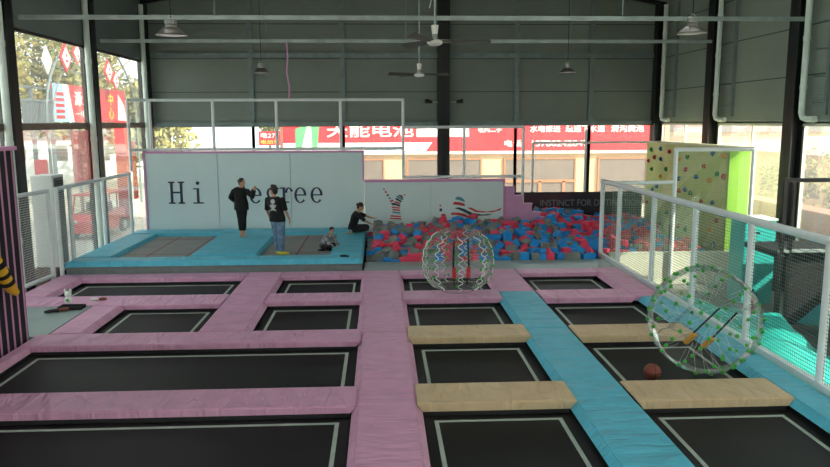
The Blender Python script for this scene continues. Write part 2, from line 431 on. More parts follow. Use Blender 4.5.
# left windows (bays), frames and transoms
bays = [(-5.0, 2.3), (2.3, 6.9), (6.9, 11.8), (11.8, 16.2), (16.6, 20.85), (21.25, 25.7)]
n = 0
for (a, c) in bays:
    n += 1
    o = struct(MB().box(XL + .02, XL + .03, a, c, ZF, 5.6).build('window_%d' % n, M['glass']))
    fr = MB()
    for yy in (a, c): fr.box(XL, XL + .06, yy - .04, yy + .04, ZF, 5.6)
    fr.box(XL, XL + .07, a, c, 5.53, 5.61).box(XL, XL + .07, a, c, ZF, ZF + .1)
    fr.build('window_frame', M['frame_dark'], o)
    MB().box(XL - .03, XL + .12, a, c, 3.34, 3.50).build('transom', M['transom'], o)
# back windows with stud mullions
studs = [XL, -4.46, -1.29, 2.24, 4.85, 7.52, XR]
for a, c in zip(studs, studs[1:]):
    n += 1
    o = struct(MB().box(a, c, YB + .02, YB + .03, ZF, 3.42).build('window_%d' % n, M['glass']))
    fr = MB()
    for xx in (a, c): fr.box(xx - .05, xx + .05, YB, YB + .08, ZF, 3.42)
    fr.box(a, c, YB - .02, YB + .08, 3.34, 3.44).box(a, c, YB, YB + .08, ZF, ZF + .1)
    fr.build('window_frame', M['steel_grey'], o)
# right windows
rb = [(-5, 2.5), (2.5, 7.2), (7.2, 11.9), (11.9, 16.9), (17.3, 21.3), (21.7, 25.7)]
for a, c in rb:
    n += 1
    o = struct(MB().box(XR - .03, XR - .02, a, c, -.1, 3.42).build('window_%d' % n, M['glass']))
    fr = MB()
    for yy in (a, c, (a + c) / 2): fr.box(XR - .07, XR, yy - .03, yy + .03, -.1, 3.42)
    fr.box(XR - .1, XR, a, c, 3.36, 3.46).box(XR - .25, XR + .1, a, c, -.14, -.08)
    fr.build('window_frame', M['cream'], o)

def hbeam(b, x, yy, z0, z1, w=.22, d=.28, t=.03, along='x'):
    if along == 'x':
        b.box(x - w / 2, x + w / 2, yy - d / 2, yy - d / 2 + t, z0, z1).box(x - w / 2, x + w / 2, yy + d / 2 - t, yy + d / 2, z0, z1).box(x - t / 2, x + t / 2, yy - d / 2, yy + d / 2, z0, z1)
    else:
        b.box(x - w / 2, x - w / 2 + t, yy - d / 2, yy + d / 2, z0, z1).box(x + w / 2 - t, x + w / 2, yy - d / 2, yy + d / 2, z0, z1).box(x - w / 2, x + w / 2, yy - t / 2, yy + t / 2, z0, z1)
    return b
LC = [2.2, 6.95, 11.85, 16.4, 21.05, 25.82]; RC = [2.6, 7.3, 12.0, 17.1, 21.5, 25.82]
trim = 1
ws = {16.7: 'front', 21.7: 'middle', 25.82: 'corner'}
for yy in LC:
    trim += 1; struct(hbeam(MB(), XL + .08, yy, ZF, EAVE, w=.34, d=.34, along='y').build('trim_%d' % trim, M['steel_dark']), 'dark steel column on the left wall')
for yy in RC:
    trim += 1; struct(hbeam(MB(), XR - .22, yy, ZF, EAVE, w=.3, d=.42, along='y').build('trim_%d' % trim, M['steel_dark']), 'dark steel column on the right wall')
trim += 1; struct(hbeam(MB(), 2.24, YB - .2, ZF, 9.2, w=.42, d=.3).build('trim_%d' % trim, M['steel_dark']), 'dark steel column in the middle of the back wall')
# rafters
for yy in (2.4, 7.1, 12, 16.9, 21.6, 25.8):
    trim += 1
    b = MB()
    for X0 in (XL, XR):
        b.prism([(X0, yy - .1, EAVE), (RIDGE[0], yy - .1, RIDGE[1]), (RIDGE[0], yy - .1, RIDGE[1] - .25), (X0, yy - .1, EAVE - .12)], (0, .2, 0))
    struct(b.build('trim_%d' % trim, M['steel_dark']), 'dark steel roof rafter')
# back wall studs + girt
for xx in (-4.46, -1.29, 4.85, 7.52):
    trim += 1
    struct(MB().box(xx - .085, xx + .085, YB - .08, YB, 3.44, 8.2 if abs(xx) < 6 else 7.6).build('trim_%d' % trim, M['steel_grey']), 'grey steel stud on the back wall')
trim += 1
struct(MB().box(XL + .3, XR - .4, YB - .16, YB - .085, 5.70, 5.86).build('trim_%d' % trim, M['steel_grey']), 'grey steel girt across the back wall')
trim += 1
struct(MB().box(XL + .3, XR - .3, YB - .14, YB - .01, 3.36, 3.50).build('trim_%d' % trim, M['steel_grey']), 'grey sill rail under the back wall panels')
# tie bars spanning the hall, with hangers
def tie(Y, hang, lab):
    t = thing('tie_bar', lab, 'steel bar', (1, Y, 5.7), 'tie bars crossing the hall')
    MB().box(XL + .3, XR - .35, Y - .035, Y + .035, 5.74, 5.83).build('bar', M['galv'], t)
    for hx in hang: MB().tube((hx, Y, 5.82), (hx, Y, 8.0), .022, n=8).build('hanger', M['steel_grey'], t)
tie(16.7, [-3.6, 4.66 + .85], 'galvanised bar crossing the hall high up, nearer of the two')
tie(21.4, [.78, 5.55, -3.2], 'galvanised bar crossing the hall high up, farther of the two')

# white pipes on left columns, drain pipes on right columns
for yy, w in ((16.4, 'nearest'), (21.05, 'middle'), (25.82, 'farthest')):
    b = MB().path([(XL + .19, yy - .34, ZF), (XL + .19, yy - .34, 7.4)], .08, n=14)
    for z in (0.9, 3.0, 5.1): b.path([(XL + .19, yy - .34, z), (XL + .19, yy - .34, z + .12)], .09, n=14)
    tag(b.build('drain_pipe', M['pipe_white'], smooth=True), 'white vertical pipe beside the %s dark column of the left wall' % w, 'pipe', 'white pipes down the left columns')
for yy, w in ((17.1, 'nearest'), (21.5, 'middle'), (25.6, 'farthest')):
    y0 = yy - .48
    t = thing('drain_pipe', 'white pipe with elbow at the foot beside the %s dark column of the right wall' % w, 'pipe', (XR - .32, y0, 3.5), 'elbowed pipes on the right wall')
    MB().path([(XR - .32, y0, 7.4), (XR - .32, y0, 3.66), (XR - .30, y0 - .03, 3.56), (XR - .24, y0 - .12, 3.52), (XR - .22, y0 - .40, 3.52)], .072, n=14).build('pipe', M['pipe_white'], t, smooth=True)
    for z in (4.2, 5.3, 6.4): MB().path([(XR - .32, y0, z), (XR - .32, y0, z + .1)], .082, n=14).build('collar', M['pipe_white'], t, smooth=True)
    # stud with short rungs next to the pipe
    ys = y0 - .62
    s_ = thing('wall_ladder', 'grey steel stud with short rungs beside the %s right drain pipe' % w, 'wall ladder', (XR - .14, ys, 3.6), 'studs with rungs on the right wall')
    MB().box(XR - .17, XR - .1, ys - .05, ys + .05, 3.62, 7.4).build('stud', M['steel_grey'], s_)
    for z in (3.9, 4.5, 5.1, 5.7, 6.3, 6.9): MB().tube((XR - .14, ys + .05, z), (XR - .14, y0 - .1, z), .022, n=6).build('rung', M['steel_grey'], s_)

# ------------------------------------------------------------------ trampoline court
def pad(kind, x0, x1, y0, y1, m, label, z1=0.0, group='padded mats between the trampolines'):
    """x0..x1, y0..y1 are the top face; aisle pads flare outwards, crosswise pads tuck in below"""
    g = .006; zt = -.095
    if kind == 'aisle': fl, fr, ff, fb = .08, .08, 0, 0
    elif kind == 'cross': fl, fr, ff, fb = -.075, -.075, 0.0, 0.0
    else: fl, fr, ff, fb = kind
    b = bmesh.new(); bmesh.ops.create_cube(b, size=1)
    x0 += g; x1 -= g; y0 += g; y1 -= g
    for v in b.verts:
        top = v.co.z > 0
        v.co = Vector(((x0 - (0 if top else fl)) if v.co.x < 0 else (x1 + (0 if top else fr)), (y0 - (0 if top else ff)) if v.co.y < 0 else (y1 + (0 if top else fb)), z1 if top else zt))
    bmesh.ops.bevel(b, geom=[e for e in b.edges if all(v.co.z > -.05 for v in e.verts)], offset=.016, segments=3, affect='EDGES')
    mb = MB(); mb.merge(b); o = mb.build('foam_pad', m, smooth=True)
    tag(o, label, 'padded mat', group)
    ix = .09 if kind == 'cross' else .03
    MB().box(x0 + ix, x1 - ix, y0 + .03, y1 - .03, -.17, zt).build('base_frame', M['plat'], o)
    return o
P_ = M['pink_y']; PX = M['pink_x']; BY = M['blue_y']; BX = M['blue_x']; BG = M['beige']
pad('aisle', -.39, .415, 14.03, 16.97, P_, 'pink lengthwise mat on the wide aisle, farthest, against the grey strip')
pad('aisle', -.365, .415, 11.86, 14.03, P_, 'pink lengthwise mat on the wide aisle, short middle one')
pad('aisle', -.32, .42, 5.2, 11.86, P_, 'pink lengthwise mat on the wide aisle, long nearest one')
pad('aisle', 2.44, 3.19, 14.66, 16.97, P_, 'pink lengthwise mat at the head of the blue aisle')
pad('aisle', 2.44, 3.19, 11.92, 14.66, BY, 'blue lengthwise mat on the aisle right of centre, farther one')
pad('aisle', 2.44, 3.19, 5.2, 11.92, BY, 'blue lengthwise mat on the aisle right of centre, long nearer one')
pad((.08, 0, 0, 0), 5.10, 5.70, 14.06, 16.97, P_, 'pink lengthwise mat along the foot of the right net fence')
pad((.08, 0, 0, 0), 5.24, 5.70, 5.2, 14.06, BY, 'blue lengthwise mat along the foot of the right net fence')
pad('aisle', -3.12, -2.33, 12.07, 16.97, P_, 'pink lengthwise mat between the two left-hand far trampolines')
pad((0, .08, 0, 0), -5.60, -5.08, 12.07, 13.95, P_, 'pink lengthwise mat beside the small grey platform')
pad((0, .08, 0, 0), -7.45, -6.86, 14.79, 16.97, P_, 'pink mat at the far left beside the white net fence')
pad((0, .03, 0, 0), -5.78, -5.58, 5.2, 11.34, P_, 'narrow pink mat along the foot of the slatted wall')
for x0, x1, w in ((-6.85, -3.13, 'long one on the left'), (-2.32, -.385, 'left of the wide pink aisle'), (.425, 2.43, 'behind the upright bubble ball'), (3.20, 5.09, 'last on the right')):
    pad('cross', x0, x1, 16.42, 16.97, PX, 'pink crosswise mat bordering the grey strip, ' + w)
pad((0, -.075, 0, 0), -7.45, -3.13, 13.96, 14.78, PX, 'long pink crosswise mat in front of the far left trampoline')
pad('cross', -2.32, -.385, 14.05, 14.78, PX, 'short pink crosswise mat left of the wide aisle')
pad('cross', .425, 2.43, 14.05, 14.80, PX, 'pink crosswise mat under the upright bubble ball', z1=.012)
pad('cross', 3.20, 5.09, 13.93, 14.70, PX, 'pink crosswise mat right of the blue aisle', z1=.012)
pad((0, -.075, 0, 0), -5.78, -.345, 11.36, 12.06, PX, 'long pink crosswise mat from slatted wall to aisle, farther one')
pad('cross', -5.57, -.33, 8.63, 9.34, PX, 'long pink crosswise mat from slatted wall to aisle, wrinkled nearer one')
pad('cross', .42, 2.455, 11.42, 12.13, BG, 'beige crosswise mat left of the blue aisle, farther one', z1=.02)
pad('cross', .42, 2.46, 8.62, 9.33, BG, 'beige crosswise mat left of the blue aisle, nearest and creased', z1=.02)
pad('cross', 3.20, 5.2, 11.33, 12.02, BG, 'beige crosswise mat right of the blue aisle, farther one', z1=.02)
pad('cross', 3.20, 5.24, 8.55, 9.28, BG, 'beige crosswise mat right of the blue aisle, in front of the basketball', z1=.02)
def tramp(x0, x1, y0, y1, label):
    t = thing('trampoline', label, 'trampoline', ((x0 + x1) / 2, (y0 + y1) / 2, -.17), 'black trampolines of the court')
    MB().box(x0 + .004, x1 - .004, y0 + .004, y1 - .004, -.17, -.15).build('jump_mat', M['mat_black'], t)
    i, w = .13, .05
    a, b_, c, d = x0 + i, x1 - i, y0 + i, y1 - i
    for q in ((a, b_, c, c + w), (a, b_, d - w, d), (a, a + w, c + w, d - w), (b_ - w, b_, c + w, d - w)):
        MB().box(*q, -.15, -.145).build('webbing_stripe', M['stripe'], t)
tramp(-6.76, -3.22, 14.80, 16.42, 'long black trampoline at the far left below the blue deck')
tramp(-2.24, -.46, 14.80, 16.42, 'small black trampoline of the far row, left of the wide pink aisle')
tramp(.50, 2.35, 14.80, 16.42, 'black trampoline of the far row behind the upright bubble ball')
tramp(3.28, 5.01, 14.72, 16.42, 'black trampoline of the far row in front of the red and blue foam cubes')
tramp(-5.0, -3.21, 12.08, 14.0, 'black trampoline beside the small grey platform')
tramp(-2.24, -.46, 12.08, 14.04, 'black trampoline of the second row, left of the wide pink aisle')
tramp(.50, 2.35, 12.14, 14.04, 'black trampoline of the second row between pink and beige mats')
tramp(3.28, 5.14, 12.04, 13.92, 'black trampoline between pink and beige mats right of the blue aisle')
tramp(-5.54, -.41, 9.36, 11.34, 'long black trampoline on the left between the two long pink mats')
tramp(.50, 2.35, 9.35, 11.40, 'black trampoline between the two beige mats left of the blue aisle')
tramp(3.28, 5.14, 9.30, 11.32, 'black trampoline under the tilted bubble ball and basketball')
tramp(-5.54, -.41, 5.3, 8.61, 'long black trampoline at the bottom left, nearest the viewer')
tramp(.50, 2.35, 5.3, 8.60, 'black trampoline at the bottom centre in front of the creased beige mat')
tramp(3.28, 5.14, 5.3, 8.53, 'black trampoline at the bottom right corner')
# grey walking surfaces
o = MB().box(-7.45, 5.70, 16.985, 17.035, -.17, -.012).box(-.42, 5.70, 17.035, 18.1, -.17, -.012, bev=.01).build('walkway_mat', M['grey_vinyl']); tag(o, 'long grey strip between the pink mats and the foam pit', 'walkway')
o = MB().box(-7.45, -5.63, 11.95, 13.99, -.17, -.012, bev=.008).build('platform_board', M['grey_vinyl']); tag(o, 'small grey platform beside the slatted wall', 'platform')

# ------------------------------------------------------------------ blue jump deck
dk = thing('raised_deck', 'raised blue-edged trampoline deck in front of the white board wall', 'trampoline deck', (-3.9, 19.7, -.17))
DZ = .28
MB().box(-7.4, -.47, 17.08, 22.3, -.17, .155).build('fascia', M['fascia'], dk)
def dpad(x0, x1, y0, y1, m, z0=.157, z1=DZ):
    b = bmesh.new(); bmesh.ops.create_cube(b, size=1)
    for v in b.verts:
        top = v.co.z > 0; s_ = .035 if top else 0
        v.co = Vector(((x0 + s_) if v.co.x < 0 else (x1 - s_), (y0 + s_) if v.co.y < 0 else (y1 - s_), z1 if top else z0))
    bmesh.ops.bevel(b, geom=[e for e in b.edges if all(v.co.z > (z0 + z1) / 2 for v in e.verts)], offset=.025, segments=3, affect='EDGES')
    mb = MB(); mb.merge(b); return mb.build('edge_pad', m, dk, smooth=True)
dpad(-7.42, -.45, 17.04, 17.66, BX); dpad(-7.42, -.45, 21.45, 22.3, BX)
dpad(-7.42, -6.55, 17.67, 21.44, BY); dpad(-1.30, -.45, 17.67, 21.44, BY)
dpad(-4.72, -3.05, 17.72, 21.44, BY, .175, .29)
MB().box(-6.55, -4.73, 17.66, 21.45, .157, .175).build('jump_mat', M['deck_mat'], dk)
MB().box(-3.04, -1.31, 17.66, 21.45, .157, .175).build('jump_mat', M['deck_mat'], dk)

# ------------------------------------------------------------------ board walls
YW = 22.36
bw = thing('board_wall', 'tall white board wall with navy lettering behind the blue deck', 'board wall', (-3.8, YW + .05, -.17))
for a, c in ((-7.1, -4.95), (-4.95, -2.75), (-2.75, -.502)):
    MB().box(a + .008, c - .008, YW, YW + .08, -.17, 2.58).build('board_panel', M['board'], bw)
MB().box(-7.09, -.57, YW + .082, YW + .10, -.17, 2.57).build('backing', M['board'], bw)
b = MB().box(-7.16, -.50, YW - .02, YW + .1, 2.58, 2.64).box(-7.16, -7.1, YW - .02, YW + .1, -.17, 2.6).box(-.55, -.50, YW - .02, YW + .1, 1.72, 2.6)
b.build('pink_edging', M['pink_trim'], bw)
# slab-serif letters, cap height from 0 to 1
def ring(b, cx, cz, rx, rz, t, a0, a1, Y, sx, sz, ox, oz, n=22, thin=.45):
    P0 = []
    for k in range(n + 1):
        a = math.radians(a0 + (a1 - a0) * k / n)
        tt = t * (thin + (1 - thin) * abs(math.cos(a)))
        P0.append(((cx + rx * math.cos(a), cz + rz * math.sin(a)), (cx + (rx - tt) * math.cos(a), cz + (rz - tt * .9) * math.sin(a))))
    for (o0, i0), (o1, i1) in zip(P0, P0[1:]):
        q = [(ox + x * sx, Y, oz + z * sz) for x, z in (o0, o1, i1, i0)]
        b.prism(q, (0, -.012, 0))
def bar(b, x0, x1, z0, z1, Y, sx, sz, ox, oz): b.prism([(ox + x0 * sx, Y, oz + z0 * sz), (ox + x1 * sx, Y, oz + z0 * sz), (ox + x1 * sx, Y, oz + z1 * sz), (ox + x0 * sx, Y, oz + z1 * sz)], (0, -.012, 0))
def letter(ch, ox, oz=1.05, s=.64):
    b = MB(); Y = YW - .001; k = (Y, s, s, ox, oz); K = (Y, s, s, ox, oz)
    if ch == 'H':
        for x in (.1, .55): bar(b, x, x + .12, 0, 1.06, *K); bar(b, x - .09, x + .21, 0, .07, *K); bar(b, x - .09, x + .21, .99, 1.06, *K)
        bar(b, .2, .56, .5, .58, *K)
    if ch == 'i':
        bar(b, .3, .42, 0, .74, *K); bar(b, .12, .62, 0, .06, *K); bar(b, .14, .36, .68, .74, *K); ring(b, .36, .98, .085, .085, .085, 0, 360, Y, s, s, ox, oz, thin=1)
    if ch == 'd':
        ring(b, .3, .36, .27, .38, .12, 0, 360, Y, s, s, ox, oz); bar(b, .5, .62, 0, 1.06, *K); bar(b, .5, .72, 0, .06, *K); bar(b, .38, .55, 1.0, 1.06, *K)
    if ch == 'e':
        ring(b, .33, .36, .29, .38, .12, 0, 318, Y, s, s, ox, oz); bar(b, .1, .6, .34, .40, *K)
    if ch == 'g':
        ring(b, .3, .48, .23, .26, .10, 0, 360, Y, s, s, ox, oz); ring(b, .32, -.06, .29, .20, .10, 0, 360, Y, s, s, ox, oz); bar(b, .44, .68, .66, .72, *K); bar(b, .06, .34, .14, .20, *K)
    if ch == 'r':
        bar(b, .18, .30, 0, .74, *K); bar(b, .04, .48, 0, .06, *K); bar(b, .06, .24, .68, .74, *K); ring(b, .48, .46, .20, .28, .12, 20, 175, Y, s, s, ox, oz)
    return b.build('letter', M['navy'], bw)
for ch, ox in (('H', -6.46), ('i', -5.80), ('d', -4.55), ('e', -4.04), ('g', -3.54), ('r', -3.12), ('e', -2.68), ('e', -2.18)): letter(ch, ox)

lw = thing('board_wall', 'low white board wall with red and teal stripe logos behind the foam pit', 'board wall', (1.6, YW + .05, -.17))
for a, c in ((-.506, 1.55), (1.55, 3.82)): MB().box(a + .006, c - .006, YW, YW + .08, -.17, 1.66).build('board_panel', M['board'], lw)
MB().box(-.48, 3.80, YW + .082, YW + .10, -.17, 1.65).build('backing', M['board'], lw)
MB().box(-.49, 3.86, YW - .03, YW + .11, 1.66, 1.74).box(3.81, 3.86, YW - .02, YW + .1, .1, 1.67).build('pink_edging', M['pink_trim'], lw)
# stripe logos (flat printed shapes on the board)
YL = YW - .001
LGX = lambda u: .44 + (u - 395) * .0312
LGZ = lambda v: 1.16 - (v - 198) * .0312
def logo(poly, m):  # poly in logo drawing units
    MB().prism([(LGX(u), YL, LGZ(v)) for u, v in poly], (0, -.006, 0)).build('logo_stripe', M[m], lw)
def zc(q): return (380 + q[0] / 6.385, 170 + q[1] / 6.385)
L_ = [([(20, 118), (30, 116), (33, 124), (24, 127)], 'logo_red'), ([(30, 135), (42, 132), (46, 142), (34, 146)], 'logo_red'), ([(42, 155), (54, 152), (58, 162), (46, 166)], 'logo_dark'), ([(54, 176), (66, 172), (70, 181), (58, 185)], 'logo_teal'), ([(60, 194), (86, 188), (88, 198), (66, 203)], 'logo_red'),
      ([(70, 210), (90, 208), (128, 222), (128, 234), (100, 224), (76, 222)], 'logo_dark'), ([(74, 230), (126, 238), (126, 246), (76, 240)], 'logo_red'), ([(78, 246), (128, 252), (126, 261), (80, 256)], 'logo_red'), ([(78, 262), (130, 270), (130, 278), (80, 272)], 'logo_teal'), ([(68, 286), (132, 292), (134, 300), (66, 296)], 'logo_red'), ([(64, 302), (134, 306), (136, 316), (62, 310)], 'logo_red'),
      ([(96, 184), (106, 176), (140, 198), (134, 206)], 'logo_dark'), ([(98, 196), (132, 210), (128, 218), (92, 206)], 'logo_red'), ([(104, 170), (112, 162), (148, 186), (142, 194)], 'logo_teal'), ([(116, 160), (124, 156), (150, 176), (148, 184)], 'logo_dark'), ([(130, 158), (136, 156), (146, 168), (142, 172)], 'logo_red'), ([(150, 156), (160, 152), (162, 160), (154, 163)], 'logo_red'),
      ([(378, 224), (388, 222), (390, 232), (380, 234)], 'logo_red'), ([(378, 248), (394, 246), (396, 264), (380, 266)], 'logo_dark'), ([(388, 284), (412, 280), (420, 294), (394, 298)], 'logo_red'),
      ([(476, 188), (490, 172), (520, 178), (536, 192), (542, 208), (510, 196)], 'logo_teal'), ([(462, 222), (474, 204), (510, 208), (540, 218), (540, 234), (500, 226)], 'logo_red'),
      ([(450, 288), (456, 274), (500, 274), (540, 282), (572, 304), (560, 308), (520, 296), (480, 288)], 'logo_red'), ([(472, 246), (500, 240), (540, 252), (590, 278), (650, 288), (720, 284), (690, 294), (620, 296), (570, 288), (530, 268), (500, 254)], 'logo_dark'),
      ([(556, 244), (580, 242), (620, 262), (680, 270), (740, 262), (778, 244), (768, 262), (720, 274), (660, 276), (610, 272)], 'logo_red')]
for pl, m in L_: logo([zc(q) for q in pl], m)

st = thing('stepped_panel', 'pink panel with stair-stepped top beside the low board wall', 'stepped panel', (4.4, YW + .05, -.17))
MB().prism([(3.87, YW - .05, -.17), (5.2, YW - .05, -.17), (5.2, YW - .05, .52), (4.98, YW - .05, .52), (4.98, YW - .05, .68), (4.72, YW - .05, .68), (4.72, YW - .05, .95), (4.42, YW - .05, .95), (4.42, YW - .05, 1.20), (4.16, YW - .05, 1.20), (4.16, YW - .05, 1.48), (3.87, YW - .05, 1.48)], (0, .15, 0)).build('panel', M['pink_step'], st)
b = MB()
for x0, x1, z in ((3.87, 4.18, 1.48), (4.16, 4.44, 1.20), (4.42, 4.74, .95), (4.72, 5.0, .68), (4.98, 5.22, .52)): b.box(x0, x1, YW - .07, YW + .11, z, z + .02)
b.build('tread_edge', M['pink_trim'], st)

# white tube frame above the boards
def frame(label, posts, bars, Y, r=.045, net=None, m='white_paint', name='tube_frame', group=None):
    t = thing(name, label, 'tube frame', (posts[0][0], Y, posts[0][1]), group)
    for x, z0, z1 in posts: MB().tube((x, Y, z0), (x, Y, z1), r, n=10).build('post', M[m], t, smooth=True)
    for x0, x1, z in bars: MB().tube((x0, Y, z), (x1, Y, z), r, n=10).build('rail', M[m], t, smooth=True)
    if net:
        for x0, x1, z0, z1 in net: MB().quad((x0, Y, z0), (x1, Y, z0), (x1, Y, z1), (x0, Y, z1)).build('net', M['gnet_x'], t)
    return t
wf = frame('white tube frame standing above the tall lettered board wall', [(-6.93, 2.64, 4.17), (-5.05, 2.64, 4.17), (-3.14, 2.64, 4.17), (-1.2, 2.64, 4.17), (.71, 1.75, 4.17)], [(-7.1, .74, 4.17), (-7.1, .74, 2.69)], YW + .16)
MB().tube((-7.46, 22.16, 2.05), (-7.46, 22.16, 4.17), .045).build('post', M['white_paint'], wf, smooth=True)
MB().path([(-7.46, 22.12, 4.17), (-7.05, YW + .16, 4.17)], .045).build('rail', M['white_paint'], wf, smooth=True)
MB().path([(-7.46, 22.12, 2.69), (-7.05, YW + .16, 2.69)], .04).build('rail', M['white_paint'], wf, smooth=True)
frame('white tube frame standing above the low logo board wall', [(2.6, 1.75, 3.33), (4.45, -.17, 3.33)], [(.75, 4.45, 3.33), (.75, 4.45, 1.80)], YW + .16)
frame('white tube frame behind the foam pit, carrying the dark banner', [(5.15, -.17, 2.78), (6.95, -.17, 3.2), (9.2, -.17, 2.78)], [(5.15, 9.2, 2.78)], 24.4, r=.04)

# dark advertising banner
bn = thing('banner', 'dark banner with grey lettering hanging behind the foam pit', 'banner', (6.8, 24.3, -.1))
MB().box(4.4, 8.93, 24.30, 24.33, -.17, 1.12).build('sheet', M['banner_dark'], bn)
MB().prism([(4.42, 24.298, -.1), (6.6, 24.298, -.1), (5.9, 24.298, .55), (6.5, 24.298, 1.05), (4.42, 24.298, 1.05)], (0, -.004, 0)).build('maroon_patch', M['banner_maroon'], bn)
MB().prism([(6.9, 24.298, .0), (8.4, 24.298, .0), (8.1, 24.298, .28), (7.3, 24.298, .30)], (0, -.004, 0)).prism([(8.5, 24.298, .0), (8.9, 24.298, .0), (8.9, 24.298, .3), (8.8, 24.298, .25)], (0, -.004, 0)).build('car_silhouette', M['steel_grey'], bn)
wall_text('lettering', 'INSTINCT FOR DISTINCTION', M['banner_txt'], bn, 5.42, 8.92, .64, .86, 24.29)
wall_text('lettering', 'The new BMW X', M['banner_txt'], bn, 5.42, 6.8, .46, .57, 24.29)

# ------------------------------------------------------------------ left fence, cabinet, slatted wall
def ymesh(b, x, y0, y1, z0, z1): return b.quad((x, y0, z0), (x, y1, z0), (x, y1, z1), (x, y0, z1))
lf = thing('net_fence', 'white tube fence with net beside the left edge of the blue deck', 'fence', (-7.46, 19.4, -.17))
for yy in (17.05, 17.75, 19.85, 22.0): MB().tube((-7.48, yy, -.17), (-7.48, yy, 2.0), .05, n=12).build('post', M['white_paint'], lf, smooth=True)
MB().tube((-7.48, 17.0, 2.0), (-7.48, 22.05, 2.0), .05).build('top_rail', M['white_paint'], lf, smooth=True)
MB().tube((-7.48, 17.0, .1), (-7.48, 22.05, .1), .035).build('bottom_rail', M['white_paint'], lf, smooth=True)
ymesh(MB(), -7.48, 17.05, 22.0, .1, 2.0).build('net', M['net_y'], lf)
lf = thing('net_fence', 'white tube fence with net between the slatted wall and the grey-white cabinet', 'fence', (-7.65, 15, -.17))
pts = [(-7.62, 16.9), (-7.78, 14.9), (-7.78, 12.2)]
for x, yy in pts: MB().tube((x, yy, -.17), (x, yy, 2.0), .055, n=12).build('post', M['white_paint'], lf, smooth=True)
for z, n_ in ((1.97, 'top_rail'), (0.0, 'bottom_rail')): MB().path([(x, yy, z) for x, yy in pts], .05).build(n_, M['white_paint'], lf, smooth=True)
b = MB()
for (xa, ya), (xb, yb) in zip(pts, pts[1:]): b.quad((xa, ya, 0), (xb, yb, 0), (xb, yb, 1.97), (xa, ya, 1.97))
b.build('net', M['net_y'], lf)

cb = thing('cabinet', 'tall off-white floor-standing air conditioner on a brown plinth by the left windows', 'air conditioner', (-7.78, 17.3, ZF))
MB().box(-8.02, -7.52, 17.15, 17.75, .14, 2.3, bev=.02).build('body', M['cab_white'], cb)
MB().box(-7.518, -7.505, 17.2, 17.7, .2, 2.24).build('side_casing', M['cab_grey'], cb)
b = MB()
for k in range(9): b.box(-7.505, -7.49, 17.25, 17.65, 1.7 + k * .055, 1.72 + k * .055)
b.build('vent_slats', M['blackmat'], cb)
MB().box(-7.96, -7.58, 17.13, 17.15, .5, 1.6, bev=.004).build('front_panel', M['cab_white'], cb)
MB().box(-8.08, -7.52, 17.05, 17.85, ZF, .13).box(-8.09, -7.50, 17.02, 17.04, .05, .13).build('plinth', M['wood'], cb)

cb.location.x -= .07
sw = thing('slatted_wall', 'dark partition with pink vertical slats at the left edge', 'partition', (-5.9, 8.6, -.17))
MB().box(-5.98, -5.86, 4.5, 11.93, -.17, 3.08).build('backing', M['blackmat'], sw)
b0 = None
for k in range(36):
    yy = 11.90 - k * .205
    MB().box(-5.86, -5.852, yy - .045, yy, -.17, 3.08).build('slat', M['pink_step'], sw)
MB().box(-6.0, -5.80, 4.5, 11.95, 3.08, 3.14).build('cap', M['pink_trim'], sw)
# tiger toy hanging on the slats
tg = thing('plush_toy', 'yellow plush toy with black tiger stripes hanging on the pink slats', 'plush toy', (-5.68, 11.1, 1.3))
MB().path([(-5.70, 10.86, 2.0), (-5.70, 10.98, 1.82), (-5.68, 11.12, 1.55), (-5.68, 11.36, 1.25), (-5.66, 11.46, 1.16)], [(.06), (.085), (.10), (.085), (.05)], n=14).build('body', M['tiger_y'], tg, smooth=True)
for (yy, zz) in ((11.03, 1.70), (11.14, 1.53), (11.25, 1.39)):
    MB().path([(-5.68, yy - .02, zz + .03), (-5.68, yy + .02, zz - .03)], [(.112), (.11)], n=14).build('stripe', M['tiger_b'], tg, smooth=True)
MB().ell((-5.66, 10.8, 2.02), (.12, .13, .12)).ell((-5.62, 10.72, 2.12), (.04, .04, .05)).ell((-5.62, 10.92, 2.12), (.04, .04, .05)).build('head', M['tiger_y'], tg, smooth=True)

tg.location.x -= .04; tg.location.z -= .28; tg.location.y -= .12
# small things on the grey platform
o = thing('plush_toy', 'small white plush figure standing on the grey platform', 'plush toy', (-6.12, 14.12, 0))
z0 = 0.0
MB().ell((-6.12, 14.12, z0 + .08), (.07, .06, .08)).ell((-6.12, 14.12, z0 + .2), (.065, .06, .06)).build('body', M['plush_white'], o, smooth=True)
MB().ell((-6.17, 14.12, z0 + .27), (.025, .02, .04)).build('ear', M['plush_white'], o, smooth=True)
MB().ell((-6.07, 14.12, z0 + .27), (.025, .02, .04)).build('ear', M['plush_white'], o, smooth=True)
MB().ell((-6.12, 14.065, z0 + .09), (.035, .012, .035)).build('belly_patch', M['sign_green'], o, smooth=True)
o = thing('tray', 'shallow black tray lying on the grey platform', 'tray', (-5.93, 13.8, 0))
b = MB().box(-6.15, -5.71, 13.68, 13.92, -.01, .005)
for q in ((-6.15, -5.71, 13.68, 13.70), (-6.15, -5.71, 13.90, 13.92), (-6.15, -6.13, 13.70, 13.90), (-5.73, -5.71, 13.70, 13.90)): b.box(*q, .0, .05)
b.build('tray_body', M['blackmat'], o)
for i, (x, yy, w) in enumerate(((-6.16, 13.50, 'nearer'), (-6.02, 13.60, 'farther'))):
    s = MB().path([(x - .13, yy - .05, .02), (x - .05, yy - .02, .028), (x + .05, yy + .02, .03), (x + .1, yy + .04, .03)], [(.03, .02), (.045, .03), (.04, .035), (.035, .035)], side=(0, 1, 0)).build('slipper', M['cone_red' if i else 'blackmat'], smooth=True)
    tag(s, 'small dark shoe lying on the grey platform, %s one of the pair' % w, 'shoe', 'pair of shoes on the grey platform')
